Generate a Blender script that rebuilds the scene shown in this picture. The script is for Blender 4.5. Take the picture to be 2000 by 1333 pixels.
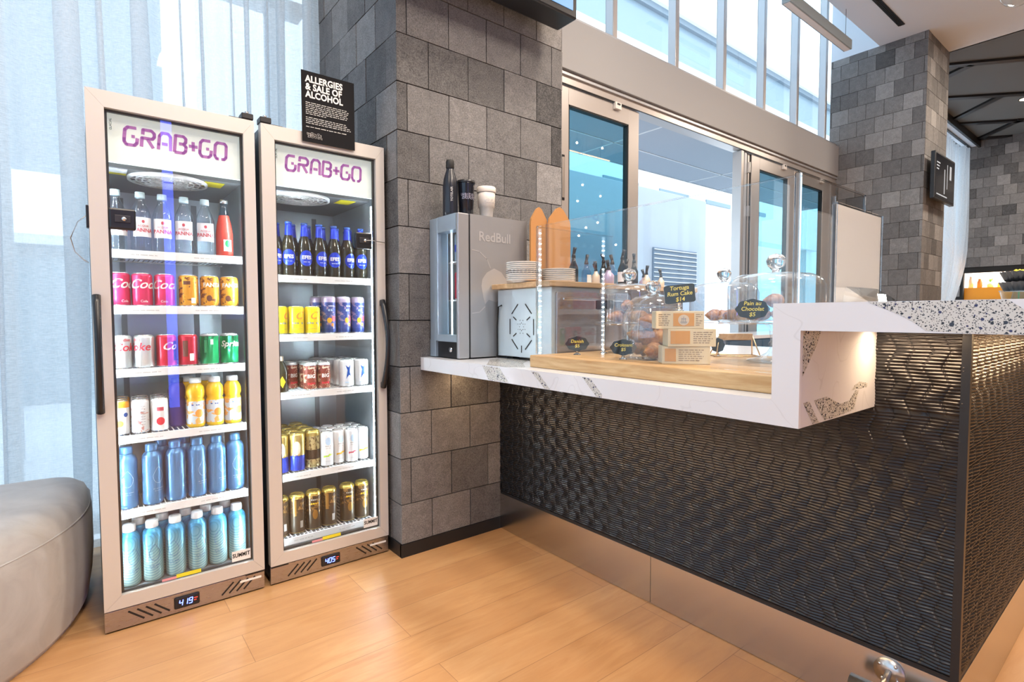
import bpy, bmesh, math, random
from mathutils import Matrix, Vector
random.seed(7)
PI = math.pi
scene = bpy.context.scene
for _o in list(bpy.data.objects):
    bpy.data.objects.remove(_o)
COL = scene.collection

# ------------------------------------------------------------------ camera
YAW, PITCH, ROLL, FPX = 0.6737, 0.047, -0.0018, 1051.56
cam_data = bpy.data.cameras.new('camera')
cam_data.sensor_width = 36.0
cam_data.lens = FPX * 36.0 / 2000.0
cam_data.clip_start = 0.02
cam_data.clip_end = 200
cam = bpy.data.objects.new('camera', cam_data)
COL.objects.link(cam)
cam.matrix_world = (Matrix.Translation((0, 0, 1.1)) @ Matrix.Rotation(-YAW, 4, 'Z')
                    @ Matrix.Rotation(PI / 2 - PITCH, 4, 'X') @ Matrix.Rotation(ROLL, 4, 'Z'))
scene.camera = cam

# ------------------------------------------------------------------ world, sun, exposure
world = bpy.data.worlds.new('sky')
scene.world = world
world.use_nodes = True
_bg = world.node_tree.nodes['Background']
_bg.inputs[0].default_value = (0.70, 0.86, 1.0, 1)
_bg.inputs[1].default_value = 3.4
sun_data = bpy.data.lights.new('sun', 'SUN')
sun_data.energy = 1.6
sun_data.angle = math.radians(8)
sun_data.color = (1.0, 0.96, 0.9)
sun = bpy.data.objects.new('sun', sun_data)
COL.objects.link(sun)
sun.location = (0, -5, 12)
sun.rotation_euler = (math.radians(42), 0, math.radians(15))

vs = scene.view_settings
vs.view_transform = 'Standard'
vs.look = 'None'
vs.gamma = 1.0
vs.exposure = 0.10
vs.use_curve_mapping = False
scene.cycles.use_denoising = True
scene.cycles.max_bounces = 7
scene.cycles.diffuse_bounces = 3
scene.cycles.glossy_bounces = 4
scene.cycles.transmission_bounces = 6
scene.cycles.transparent_max_bounces = 40
scene.cycles.sample_clamp_indirect = 6.0
scene.cycles.caustics_reflective = False
scene.cycles.caustics_refractive = False

def area_light(name, loc, sx, sy, power, color, rot=(0, 0, 0), spread=180):
    d = bpy.data.lights.new(name, 'AREA')
    d.shape = 'RECTANGLE'
    d.size, d.size_y = sx, sy
    d.energy = power
    d.color = color
    d.spread = math.radians(spread)
    o = bpy.data.objects.new(name, d)
    COL.objects.link(o)
    o.location = loc
    o.rotation_euler = rot
    return o

WARM = (1.0, 0.85, 0.70)
for _i, (_x, _y, _p) in enumerate([(0.2, 0.6, 85), (-2.0, -0.5, 70), (2.6, 0.9, 90), (1.2, -2.2, 130), (2.6, -1.4, 110),
                                   (5.2, 0.2, 80), (9.0, 0.5, 80), (11.5, 0.4, 60), (13.6, 1.2, 50)]):
    area_light('ceiling_fill_light', (_x, _y, 4.70), 0.5, 0.5, _p, WARM)  # unseen warm lights added under the ceiling; one brightens the cream board
# warm strips fixed under the counter slabs
area_light('under_slab_strip_glow', (1.40, 1.38, 0.848), 0.03, 1.56, 4.6, (1.0, 0.66, 0.36))
area_light('under_bar_strip_glow', (2.1, 0.22, 1.06), 0.9, 0.03, 5.0, (1.0, 0.66, 0.36))
area_light('under_bar_strip_glow', (1.60, 0.42, 1.06), 0.05, 0.16, 1.0, (1.0, 0.70, 0.44))

# ------------------------------------------------------------------ materials
MATS = {}
def mat(name, color=(0.8, 0.8, 0.8), rough=0.5, metal=0.0, emit=None, es=0.0, coat=0.0, spec=0.5, sheen=0.0):
    m = bpy.data.materials.new(name)
    m.use_nodes = True
    p = m.node_tree.nodes['Principled BSDF']
    p.inputs['Base Color'].default_value = (*color[:3], 1)
    p.inputs['Roughness'].default_value = rough
    p.inputs['Metallic'].default_value = metal
    p.inputs['Specular IOR Level'].default_value = spec
    if coat: p.inputs['Coat Weight'].default_value = coat
    if sheen: p.inputs['Sheen Weight'].default_value = sheen
    if emit:
        p.inputs['Emission Color'].default_value = (*emit, 1)
        p.inputs['Emission Strength'].default_value = es
    MATS[name] = m
    return m

class NT:
    """small helper around a node tree"""
    def __init__(s, m):
        s.m = m; s.t = m.node_tree; s.p = s.t.nodes.get('Principled BSDF')
    def n(s, kind, **kw):
        nd = s.t.nodes.new(kind)
        for k, v in kw.items():
            if k.startswith('i_'):
                nd.inputs[k[2:].replace('_', ' ')].default_value = v
            else: setattr(nd, k, v)
        return nd
    def l(s, a, b): s.t.links.new(a, b)
    def coord(s, scale=(1, 1, 1), rot=(0, 0, 0), loc=(0, 0, 0), kind='Object'):
        tc = s.n('ShaderNodeTexCoord'); mp = s.n('ShaderNodeMapping')
        mp.inputs['Scale'].default_value = scale
        mp.inputs['Rotation'].default_value = rot
        mp.inputs['Location'].default_value = loc
        s.l(tc.outputs[kind], mp.inputs['Vector'])
        return mp.outputs[0]
    def noise(s, vec, scale, detail=3, rough=.5, dist=0):
        nd = s.n('ShaderNodeTexNoise'); nd.inputs['Scale'].default_value = scale
        nd.inputs['Detail'].default_value = detail; nd.inputs['Roughness'].default_value = rough
        nd.inputs['Distortion'].default_value = dist
        s.l(vec, nd.inputs['Vector']); return nd.outputs['Fac']
    def ramp(s, fac, stops, interp='LINEAR'):
        nd = s.n('ShaderNodeValToRGB'); cr = nd.color_ramp; cr.interpolation = interp
        while len(cr.elements) < len(stops): cr.elements.new(0.5)
        for e, (pos, c) in zip(cr.elements, stops):
            e.position = pos; e.color = (*c[:3], 1) if len(c) >= 3 else (c[0],) * 3 + (1,)
        s.l(fac, nd.inputs['Fac']); return nd.outputs['Color']
    def mix(s, fac, a, b, blend='MIX'):
        nd = s.n('ShaderNodeMix', data_type='RGBA', blend_type=blend)
        for sock, v in ((nd.inputs[0], fac), (nd.inputs[6], a), (nd.inputs[7], b)):
            if hasattr(v, 'is_linked'): s.l(v, sock)
            elif isinstance(v, (int, float)): sock.default_value = v
            else: sock.default_value = (*v[:3], 1)
        return nd.outputs[2]
    def bump(s, h, strength=.3, dist=.002):
        nd = s.n('ShaderNodeBump'); nd.inputs['Strength'].default_value = strength
        nd.inputs['Distance'].default_value = dist
        s.l(h, nd.inputs['Height']); s.l(nd.outputs[0], s.p.inputs['Normal'])
    def base(s, c): s.l(c, s.p.inputs['Base Color'])

def glass(name, tint=(1, 1, 1), ior=1.5, refl=1.0, rough=0.0):
    """thin clear sheet: transparent seen straight on, mirror-like at grazing angles"""
    m = bpy.data.materials.new(name); m.use_nodes = True
    t = m.node_tree; t.nodes.clear()
    out = t.nodes.new('ShaderNodeOutputMaterial'); mx = t.nodes.new('ShaderNodeMixShader')
    tr = t.nodes.new('ShaderNodeBsdfTransparent'); gl = t.nodes.new('ShaderNodeBsdfGlossy')
    lw = t.nodes.new('ShaderNodeLayerWeight'); lw.inputs['Blend'].default_value = .5
    pw = t.nodes.new('ShaderNodeMath'); pw.operation = 'POWER'; pw.inputs[1].default_value = 4.0
    fr = t.nodes.new('ShaderNodeMath'); fr.operation = 'MULTIPLY_ADD'; r0 = ((ior - 1) / (ior + 1)) ** 2
    fr.inputs[1].default_value = (1 - r0) * .9; fr.inputs[2].default_value = r0
    t.links.new(lw.outputs['Facing'], pw.inputs[0]); t.links.new(pw.outputs[0], fr.inputs[0])
    tr.inputs['Color'].default_value = (*tint, 1)
    gl.inputs['Roughness'].default_value = rough
    gl.inputs['Color'].default_value = (refl, refl, refl, 1)
    t.links.new(fr.outputs[0], mx.inputs[0]); t.links.new(tr.outputs[0], mx.inputs[1])
    t.links.new(gl.outputs[0], mx.inputs[2]); t.links.new(mx.outputs[0], out.inputs[0])
    MATS[name] = m
    return m

glass('clear_glass', (0.97, 0.985, 0.985))
glass('jar_glass', (0.93, 0.96, 0.98), 2.3)
def solid_glass(name, tint):
    m = mat(name, tint, 0.02); p = m.node_tree.nodes['Principled BSDF']
    p.inputs['Transmission Weight'].default_value = 1.0; p.inputs['IOR'].default_value = 1.48
def _late_glass():
    solid_glass('knob_glass', (0.93, 0.97, 0.98)); solid_glass('acrylic_edge', (0.95, 0.98, 1.0))
glass('acrylic', (0.975, 0.985, 0.99))
glass('dim_window_glass', (0.62, 0.68, 0.74))
glass('door_tint_glass', (0.56, 0.80, 0.86), 1.55)
glass('water_bottle_plastic', (0.90, 0.95, 0.98), 1.7)
glass('beer_glass', (0.20, 0.16, 0.08), 1.5)
glass('dark_bottle_glass', (0.25, 0.20, 0.16), 1.5)
glass('syrup_glass', (0.70, 0.80, 0.88), 1.5)

_late_glass()
mat('white_paint', (0.80, 0.80, 0.80), 0.6)
mat('ceiling_white', (0.75, 0.82, 0.90), 0.8)
mat('ceiling_dark', (0.16, 0.17, 0.17), 0.85)
mat('black_metal', (0.012, 0.013, 0.015), 0.4)
mat('black_plastic', (0.012, 0.013, 0.016), 0.32)
mat('rubber_black', (0.01, 0.01, 0.01), 0.6)
mat('door_alu', (0.56, 0.53, 0.51), 0.32, 0.55)
mat('fridge_alu', (0.66, 0.635, 0.595), 0.36, 0.25)
mat('mullion_alu', (0.50, 0.52, 0.55), 0.35, 0.5)
mat('beam_grey', (0.37, 0.375, 0.385), 0.5, 0.0)
mat('steel', (0.62, 0.60, 0.58), 0.3, 1.0)
mat('chrome', (0.8, 0.8, 0.8), 0.12, 1.0)
mat('cabinet_black', (0.03, 0.03, 0.035), 0.35)
mat('liner', (0.58, 0.65, 0.69), 0.28, 0.6)
mat('liner_dark', (0.26, 0.28, 0.30), 0.45, 0.4)
mat('shelf_white', (0.85, 0.87, 0.88), 0.4)
mat('header_cream', (0.78, 0.82, 0.78), 0.5, 0, (0.86, 0.95, 0.90), 0.42)
mat('grab_purple', (0.34, 0.12, 0.34), 0.5, 0, (0.42, 0.14, 0.42), 0.5)
mat('led_cool', (0.9, 0.95, 1), 0.5, 0, (0.72, 0.88, 1.0), 5.0)
mat('led_dot', (0.9, 0.95, 1), 0.5, 0, (0.80, 0.93, 1.0), 420.0)
mat('led_warm', (1, 0.9, 0.8), 0.5, 0, (1.0, 0.72, 0.42), 5.0)
mat('display_blue', (0.05, 0.05, 0.3), 0.5, 0, (0.10, 0.16, 1.0), 7.0)
mat('display_red', (0.3, 0.02, 0.02), 0.5, 0, (1.0, 0.08, 0.05), 1.0)
mat('white_ink', (0.85, 0.85, 0.83), 0.5)
mat('grey_ink', (0.30, 0.31, 0.32), 0.5)
mat('pale_ink', (0.45, 0.44, 0.43), 0.45)
mat('black_ink', (0.01, 0.01, 0.01), 0.5)
mat('yellow_label', (0.80, 0.68, 0.03), 0.5)
mat('pink_label', (0.72, 0.30, 0.32), 0.5)
mat('paper', (0.86, 0.84, 0.80), 0.7)
mat('poster_black', (0.006, 0.006, 0.008), 0.6, spec=.15)
mat('can_lid', (0.75, 0.76, 0.78), 0.25, 0.9)
mat('gold_lid', (0.78, 0.60, 0.16), 0.25, 0.8)
for _n, _c, _me in [('can_red', (0.62, 0.02, 0.05), .35), ('can_pinkred', (0.70, 0.03, 0.12), .3), ('can_orange', (0.85, 0.36, 0.03), .3),
                    ('can_silver', (0.74, 0.78, 0.80), .6), ('can_green', (0.01, 0.36, 0.12), .35), ('can_white', (0.82, 0.84, 0.85), .1),
                    ('can_yellow', (0.92, 0.74, 0.01), .1), ('can_navy', (0.03, 0.06, 0.24), .3), ('can_brown', (0.20, 0.055, 0.035), .3),
                    ('can_gold', (0.70, 0.55, 0.18), .8), ('can_blue', (0.02, 0.06, 0.50), .3), ('can_cream', (0.80, 0.66, 0.50), .2),
                    ('can_black', (0.06, 0.045, 0.03), .3), ('can_lilac', (0.55, 0.45, 0.62), .3), ('alu_blue', (0.10, 0.27, 0.52), .45),
                    ('can_bluegrey', (0.35, 0.45, 0.55), .3), ('can_darkgold', (0.36, 0.20, 0.05), .7), ('ink_red', (0.65, 0.03, 0.05), 0), ('ink_pink', (0.62, 0.10, 0.14), 0),
                    ('ink_blue', (0.02, 0.08, 0.35), 0), ('ink_orange', (0.85, 0.30, 0.05), 0), ('ink_lime', (0.45, 0.72, 0.05), 0), ('ink_amber', (0.85, 0.50, 0.02), 0),
                    ('ink_green', (0.02, 0.25, 0.08), 0), ('ink_brown', (0.15, 0.05, 0.03), 0), ('ink_ltblue', (0.50, 0.68, 0.85), 0)]:
    mat(_n, _c, 0.28, _me, coat=0.0)
mat('cap_white', (0.82, 0.84, 0.85), 0.35)
mat('cap_iceblue', (0.55, 0.72, 0.80), 0.35)
mat('label_clear', (0.80, 0.82, 0.88), 0.5)
mat('cola_syrup_red', (0.62, 0.06, 0.04), 0.25)
mat('juice_orange', (0.88, 0.52, 0.02), 0.2)
mat('juice_purple', (0.10, 0.05, 0.16), 0.2)
mat('beer_label_blue', (0.01, 0.04, 0.52), 0.3, 0.2)
mat('beer_brown', (0.022, 0.018, 0.008), 0.08)
mat('kraft', (0.50, 0.24, 0.08), 0.7)
mat('cream_board', (0.90, 0.80, 0.70), 0.45)
mat('ceramic', (0.83, 0.80, 0.76), 0.25)
mat('ceramic_pattern', (0.25, 0.24, 0.24), 0.3)
mat('chalk_black', (0.015, 0.022, 0.025), 0.5)
mat('chalk_yellow', (0.85, 0.70, 0.12), 0.6)
mat('oven_steel', (0.66, 0.77, 0.83), 0.3, 0.25)
mat('oven_side', (0.45, 0.40, 0.40), 0.22, 0.8)
mat('mini_silver', (0.42, 0.43, 0.45), 0.35, 0.6)
mat('mini_door', (0.40, 0.50, 0.60), 0.35, 0.5)
mat('mini_logo', (0.55, 0.55, 0.56), 0.35, 0.5)
mat('cup_white', (0.85, 0.78, 0.70), 0.4)
mat('tumbler_black', (0.012, 0.014, 0.022), 0.12)
mat('tumbler_ring', (0.50, 0.48, 0.60), 0.3)
mat('bottle_black', (0.015, 0.018, 0.026), 0.28)
mat('screen_blue', (0.05, 0.10, 0.2), 0.3, 0, (0.25, 0.50, 0.85), 0.8)
mat('screen_dark', (0.01, 0.012, 0.018), 0.1)
mat('screen_white', (0.2, 0.2, 0.2), 0.3, 0, (0.8, 0.85, 0.9), 0.5)
mat('orange_shelf', (0.90, 0.36, 0.02), 0.4)
mat('hatch_wall', (0.8, 0.78, 0.76), 0.6)
mat('plant_green', (0.15, 0.42, 0.06), 0.6)
mat('flower_yellow', (0.85, 0.65, 0.02), 0.6)
mat('pastry_sugar', (0.86, 0.80, 0.74), 0.8)
mat('gold_wire', (0.75, 0.55, 0.28), 0.3, 0.8)
mat('navy_cabinet', (0.03, 0.06, 0.10), 0.4)
mat('bulb_warm', (1, 0.8, 0.6), 0.5, 0, (1.0, 0.62, 0.36), 60.0)
mat('lamp_line_warm', (1, 0.8, 0.6), 0.5, 0, (1.0, 0.55, 0.28), 14.0)
mat('lamp_blue', (0.1, 0.1, 0.5), 0.5, 0, (0.10, 0.16, 1.0), 8.0)
mat('downlight', (1, 0.9, 0.8), 0.5, 0, (1.0, 0.80, 0.55), 12.0)
mat('louvre_blue', (0.12, 0.18, 0.26), 0.5)
mat('outdoor_white', (0.88, 0.89, 0.90), 0.7)
mat('outdoor_blue', (0.25, 0.33, 0.39), 0.7)
mat('partition_shaded_white', (0.50, 0.56, 0.64), 0.7)  # white partition with its bluish shade put into the base colour
mat('outdoor_cornice', (0.20, 0.25, 0.30), 0.7)
mat('outdoor_soffit', (0.42, 0.47, 0.54), 0.6)
mat('outdoor_ground', (0.75, 0.77, 0.80), 0.8)
mat('interior_wall', (0.45, 0.42, 0.40), 0.8)
mat('interior_dark', (0.10, 0.10, 0.11), 0.7)
mat('pendant_grey', (0.30, 0.37, 0.41), 0.5)
mat('window_frame', (0.45, 0.5, 0.55), 0.5)

def _pastry():
    m = mat('pastry', (0.5, 0.25, 0.1), 0.55); k = NT(m); v = k.coord()
    k.base(k.ramp(k.noise(v, 28, 4, .6), [(0.32, (0.20, 0.06, 0.015)), (0.5, (0.46, 0.18, 0.045)), (0.68, (0.72, 0.40, 0.14))]))
    k.bump(k.noise(v, 60, 3), .5, .003)
_pastry()

def _stone(name, dark, light):
    m = mat(name, (0.2, 0.2, 0.2), 0.78, spec=.35); k = NT(m); v = k.coord()
    at = k.n('ShaderNodeAttribute', attribute_name='tone')
    fine = k.noise(v, 170, 3, .65); med = k.noise(v, 16, 5, .65, .6)
    tone = k.n('ShaderNodeMath', operation='MULTIPLY_ADD'); tone.inputs[1].default_value = 0.62; tone.inputs[2].default_value = 0.0
    k.l(at.outputs['Fac'], tone.inputs[0])
    a = k.n('ShaderNodeMath', operation='MULTIPLY_ADD'); a.inputs[1].default_value = 0.62
    k.l(fine, a.inputs[0]); k.l(tone.outputs[0], a.inputs[2])
    b = k.n('ShaderNodeMath', operation='MULTIPLY_ADD'); b.inputs[1].default_value = 0.30
    k.l(med, b.inputs[0]); k.l(a.outputs[0], b.inputs[2])
    col = k.ramp(b.outputs[0], [(0.42, dark), (0.78, tuple((d + l) / 2 for d, l in zip(dark, light))), (1.05, light)])
    vr = k.n('ShaderNodeTexVoronoi'); vr.inputs['Scale'].default_value = 130; k.l(v, vr.inputs['Vector'])
    pit = k.ramp(vr.outputs['Distance'], [(0.10, (0.35,) * 3), (0.28, (1,) * 3)])
    k.base(k.mix(0.75, col, pit, 'MULTIPLY'))
    k.bump(b.outputs[0], .55, .0022)
_stone('stone_tile', (0.040, 0.040, 0.042), (0.36, 0.352, 0.348))
mat('grout', (0.012, 0.012, 0.012), 0.9)

def _floor():
    m = mat('floor_oak', (0.6, 0.4, 0.2), 0.34); k = NT(m)
    v = k.coord(loc=(0.37, 0.05, 0))
    br = k.n('ShaderNodeTexBrick', offset=0.37, offset_frequency=2)
    br.inputs['Scale'].default_value = 1.0
    br.inputs['Brick Width'].default_value = 1.22; br.inputs['Row Height'].default_value = 0.186
    br.inputs['Mortar Size'].default_value = 0.0011; br.inputs['Mortar Smooth'].default_value = 0.2; br.inputs['Bias'].default_value = 0.0
    br.inputs['Color1'].default_value = (0.0, 0, 0, 1); br.inputs['Color2'].default_value = (1, 1, 1, 1); br.inputs['Mortar'].default_value = (0.5, 0.5, 0.5, 1)
    k.l(v, br.inputs['Vector'])
    g = k.noise(k.coord(scale=(1.0, 7, 1)), 4, 6, .62, .8)
    big = k.noise(k.coord(scale=(1, 2.2, 1)), 2.2, 3, .5)
    c = k.ramp(g, [(0.30, (0.47, 0.245, 0.10)), (0.52, (0.545, 0.305, 0.135)), (0.75, (0.60, 0.36, 0.175))])
    c = k.mix(0.16, c, br.outputs['Color'], 'SOFT_LIGHT')
    c = k.mix(k.ramp(big, [(0.4, (0, 0, 0)), (0.62, (0.5, 0.5, 0.5))]), c, (0.45, 0.235, 0.10))
    c = k.mix(k.ramp(br.outputs['Fac'], [(0.0, (0, 0, 0)), (1.0, (0.62, 0.62, 0.62))]), c, (0.16, 0.07, 0.03))
    k.base(c)
    k.l(k.ramp(g, [(0.3, (0.30,) * 3), (0.7, (0.44,) * 3)]), k.p.inputs['Roughness'])
    k.bump(br.outputs['Fac'], -.25, .001)
_floor()

def _brushed(name, col, scale, rough=.28):
    m = mat(name, col, rough, 1.0); k = NT(m)
    n = k.noise(k.coord(scale=scale), 8, 4, .6)
    k.base(k.mix(k.ramp(n, [(0.3, (0, 0, 0)), (0.7, (1, 1, 1))]), tuple(c * .86 for c in col), col))
    k.l(k.ramp(n, [(0.3, (rough * .8,) * 3), (0.7, (rough * 1.35,) * 3)]), k.p.inputs['Roughness'])
    k.bump(n, .02, .0004)
mat('kick_steel', (0.60, 0.59, 0.58), 0.24, 1.0)
_brushed('grille_steel', (0.50, 0.46, 0.43), (6, 6, 60), .30)

def _wood(name, c1, c2, scale=(1.5, 14, 14), rough=.45):
    m = mat(name, c1, rough); k = NT(m)
    g = k.noise(k.coord(scale=scale), 4, 6, .62, .6)
    k.base(k.ramp(g, [(0.3, c1), (0.55, tuple((a + b) / 2 for a, b in zip(c1, c2))), (0.75, c2)]))
    k.bump(g, .15, .001)
_wood('board_wood', (0.46, 0.25, 0.09), (0.70, 0.49, 0.26), (14, 1.5, 14))
_wood('shelf_wood', (0.50, 0.30, 0.14), (0.70, 0.46, 0.25), (2, 14, 14))

def _velvet():
    m = mat('velvet', (0.40, 0.39, 0.38), 0.8, sheen=0.6); k = NT(m)
    n = k.noise(k.coord(), 7, 4, .6, .8)
    k.base(k.ramp(n, [(0.3, (0.30, 0.28, 0.265)), (0.5, (0.36, 0.345, 0.33)), (0.75, (0.42, 0.405, 0.39))]))
    k.bump(k.noise(k.coord(), 420, 2), .2, .0008)
_velvet()

def _curtain():
    m = bpy.data.materials.new('curtain_sheer'); m.use_nodes = True; MATS['curtain_sheer'] = m
    t = m.node_tree; t.nodes.clear(); k = NT(m); k.t = t
    out = k.n('ShaderNodeOutputMaterial')
    df = k.n('ShaderNodeBsdfDiffuse'); tl = k.n('ShaderNodeBsdfTranslucent'); tr = k.n('ShaderNodeBsdfTransparent')
    col = k.ramp(k.noise(k.coord(scale=(260, 260, 60)), 1.0, 3, .6), [(0.3, (0.78, 0.84, 0.88)), (0.7, (0.93, 0.95, 0.97))])
    k.l(col, df.inputs[0]); k.l(col, tl.inputs[0])
    tr.inputs[0].default_value = (0.95, 0.98, 1, 1)
    m1 = k.n('ShaderNodeMixShader'); m1.inputs[0].default_value = 0.70
    k.l(df.outputs[0], m1.inputs[1]); k.l(tl.outputs[0], m1.inputs[2])
    m2 = k.n('ShaderNodeMixShader')
    w = k.noise(k.coord(scale=(40, 40, 400)), 1.0, 2, .6)
    k.l(k.ramp(w, [(0.3, (0.60,) * 3), (0.7, (0.82,) * 3)]), m2.inputs[0])
    k.l(tr.outputs[0], m2.inputs[1]); k.l(m1.outputs[0], m2.inputs[2])
    k.l(m2.outputs[0], out.inputs[0])
_curtain()

def _teal():
    # aluminium bottle printed with palm fronds: blue top fading to pale mint, thin dark leaf lines
    m = mat('bottle_teal', (0.2, 0.5, 0.6), 0.32, 0.3); k = NT(m)
    tc = k.n('ShaderNodeTexCoord'); sp = k.n('ShaderNodeSeparateXYZ'); k.l(tc.outputs['Object'], sp.inputs[0])
    z = k.n('ShaderNodeMath', operation='MULTIPLY'); z.inputs[1].default_value = 4.6; k.l(sp.outputs['Z'], z.inputs[0])
    n = k.noise(k.coord(scale=(1, 1, .6)), 14, 1, .5)
    s = k.n('ShaderNodeMath', operation='MULTIPLY_ADD'); s.inputs[1].default_value = .45; k.l(n, s.inputs[0]); k.l(z.outputs[0], s.inputs[2])
    c = k.ramp(s.outputs[0], [(0.28, (0.50, 0.66, 0.60)), (0.66, (0.26, 0.52, 0.56)), (0.98, (0.04, 0.31, 0.56))])
    wv = k.n('ShaderNodeTexWave', wave_type='RINGS', rings_direction='SPHERICAL'); wv.inputs['Scale'].default_value = 34; wv.inputs['Distortion'].default_value = 7.0; wv.inputs['Detail'].default_value = 1
    wv.inputs['Detail Scale'].default_value = .25
    k.l(k.coord(loc=(.035, .05, -.155)), wv.inputs['Vector'])
    c = k.mix(k.ramp(wv.outputs['Fac'], [(0.70, (0, 0, 0)), (0.86, (.6, .6, .6))]), c, (0.03, 0.22, 0.34))
    k.base(c)
_teal()

def _print(name, base, blotch, scale=40, lo=.5, hi=.56, metal=.2):
    m = mat(name, base, .3, metal); k = NT(m)
    n = k.noise(k.coord(), scale, 2, .6, .5)
    k.base(k.mix(k.ramp(n, [(lo, (0, 0, 0)), (hi, (1, 1, 1))]), base, blotch))
_print('can_orange_print', (0.86, 0.40, 0.03), (0.22, 0.07, 0.02), 55, .58, .62)
_print('can_silver_print', (0.66, 0.60, 0.50), (0.50, 0.50, 0.55), 90)
_print('can_white_print', (0.80, 0.82, 0.85), (0.66, 0.30, 0.28), 45, .60, .64)
_print('can_brown_print', (0.28, 0.06, 0.04), (0.72, 0.52, 0.34), 60, .56, .6)
_print('can_navy_print', (0.05, 0.08, 0.30), (0.42, 0.30, 0.45), 45, .55, .62)
_print('can_darkgold_print', (0.075, 0.05, 0.03), (0.34, 0.20, 0.07), 60, .55, .62, .5)
_print('can_gold_print', (0.66, 0.58, 0.30), (0.20, 0.13, 0.06), 80, .52, .60, .6)
_print('juice_label', (0.66, 0.74, 0.82), (0.90, 0.45, 0.12), 32, .52, .56, 0)

# ------------------------------------------------------------------ mesh helpers
class MB:
    """collects shapes; build() links them as one mesh object"""
    def __init__(s): s.v = []; s.f = []; s.m = []; s.mats = []; s.sm = []; s.tone = []
    def mi(s, name):
        if name not in s.mats: s.mats.append(name)
        return s.mats.index(name)
    def face(s, idx, m, smooth=False, tone=0.0):
        s.f.append(idx); s.m.append(s.mi(m)); s.sm.append(smooth); s.tone.append(tone)
    def box(s, x0, x1, y0, y1, z0, z1, m, skip='', tone=0.0, bev=0.0):
        if x0 > x1: x0, x1 = x1, x0
        if y0 > y1: y0, y1 = y1, y0
        if z0 > z1: z0, z1 = z1, z0
        if bev > 0:
            return s.bevbox(x0, x1, y0, y1, z0, z1, m, bev)
        b = len(s.v)
        s.v += [(x0, y0, z0), (x1, y0, z0), (x1, y1, z0), (x0, y1, z0), (x0, y0, z1), (x1, y0, z1), (x1, y1, z1), (x0, y1, z1)]
        for k, q in (('b', (0, 3, 2, 1)), ('t', (4, 5, 6, 7)), ('f', (0, 1, 5, 4)), ('k', (2, 3, 7, 6)), ('l', (3, 0, 4, 7)), ('r', (1, 2, 6, 5))):
            if k not in skip: s.face(tuple(b + i for i in q), m, tone=tone)
        return s
    def bevbox(s, x0, x1, y0, y1, z0, z1, m, r):
        bm = bmesh.new(); bmesh.ops.create_cube(bm, size=1)
        for v in bm.verts:
            v.co = Vector(((x0 + x1) / 2 + v.co.x * (x1 - x0), (y0 + y1) / 2 + v.co.y * (y1 - y0), (z0 + z1) / 2 + v.co.z * (z1 - z0)))
        bmesh.ops.bevel(bm, geom=bm.edges[:], offset=r, segments=2, affect='EDGES', profile=.5)
        s.addbm(bm, m); return s
    def addbm(s, bm, m, smooth=False, M=None):
        b = len(s.v); bm.verts.ensure_lookup_table(); bm.verts.index_update()
        for v in bm.verts: s.v.append(tuple(M @ v.co) if M else tuple(v.co))
        for f in bm.faces: s.face(tuple(b + v.index for v in f.verts), m, smooth)
        bm.free(); return s
    def lathe(s, prof, cx=0, cy=0, seg=28, m='steel', cap=True, smooth=True, M=None, a0=0, a1=2 * PI):
        """prof: list of (r, z) or (r, z, material of the band above)"""
        full = abs((a1 - a0) - 2 * PI) < 1e-6
        n = seg if full else seg + 1
        b = len(s.v)
        for pr in prof:
            r, z = pr[0], pr[1]
            for i in range(n):
                a = a0 + (a1 - a0) * i / seg
                p = Vector((cx + r * math.cos(a), cy + r * math.sin(a), z))
                s.v.append(tuple(M @ p) if M else tuple(p))
        for j in range(len(prof) - 1):
            mm = prof[j][2] if len(prof[j]) > 2 else m
            for i in range(seg):
                k = (i + 1) % n
                s.face((b + j * n + i, b + j * n + k, b + (j + 1) * n + k, b + (j + 1) * n + i), mm, smooth)
        if cap and full:
            if prof[0][0] > 1e-4: s.face(tuple(b + i for i in range(n - 1, -1, -1)), prof[0][2] if len(prof[0]) > 2 else m)
            if prof[-1][0] > 1e-4: s.face(tuple(b + (len(prof) - 1) * n + i for i in range(n)), (prof[-2][2] if len(prof[-2]) > 2 else m))
        return s
    def tube(s, pts, r, m, seg=8, smooth=True, rs=None):
        pts = [Vector(p) for p in pts]; b = len(s.v)
        for i, p in enumerate(pts):
            d = (pts[min(i + 1, len(pts) - 1)] - pts[max(i - 1, 0)]).normalized()
            up = Vector((0, 0, 1)) if abs(d.z) < .9 else Vector((1, 0, 0))
            a = d.cross(up).normalized(); c = d.cross(a).normalized()
            rr = rs[i] if rs else r
            for k in range(seg):
                t = 2 * PI * k / seg
                s.v.append(tuple(p + (a * math.cos(t) + c * math.sin(t)) * rr))
        for i in range(len(pts) - 1):
            for k in range(seg):
                q = (k + 1) % seg
                s.face((b + i * seg + k, b + i * seg + q, b + (i + 1) * seg + q, b + (i + 1) * seg + k), m, smooth)
        s.face(tuple(b + k for k in range(seg - 1, -1, -1)), m)
        s.face(tuple(b + (len(pts) - 1) * seg + k for k in range(seg)), m)
        return s
    def prism(s, poly, h, m, M=None, hm=None):
        """poly in local xz extruded in y by h (front at y=0)"""
        b = len(s.v); n = len(poly)
        for y in (0, h):
            for x, z in poly:
                p = Vector((x, y, z)); s.v.append(tuple(M @ p) if M else tuple(p))
        s.face(tuple(b + i for i in range(n)), m)
        s.face(tuple(b + n + i for i in range(n - 1, -1, -1)), m)
        for i in range(n):
            j = (i + 1) % n
            s.face((b + j, b + i, b + n + i, b + n + j), hm or m)
        return s
    def quad(s, a, b_, c, d, m):
        b = len(s.v); s.v += [tuple(a), tuple(b_), tuple(c), tuple(d)]
        s.face((b, b + 1, b + 2, b + 3), m); return s
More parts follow.
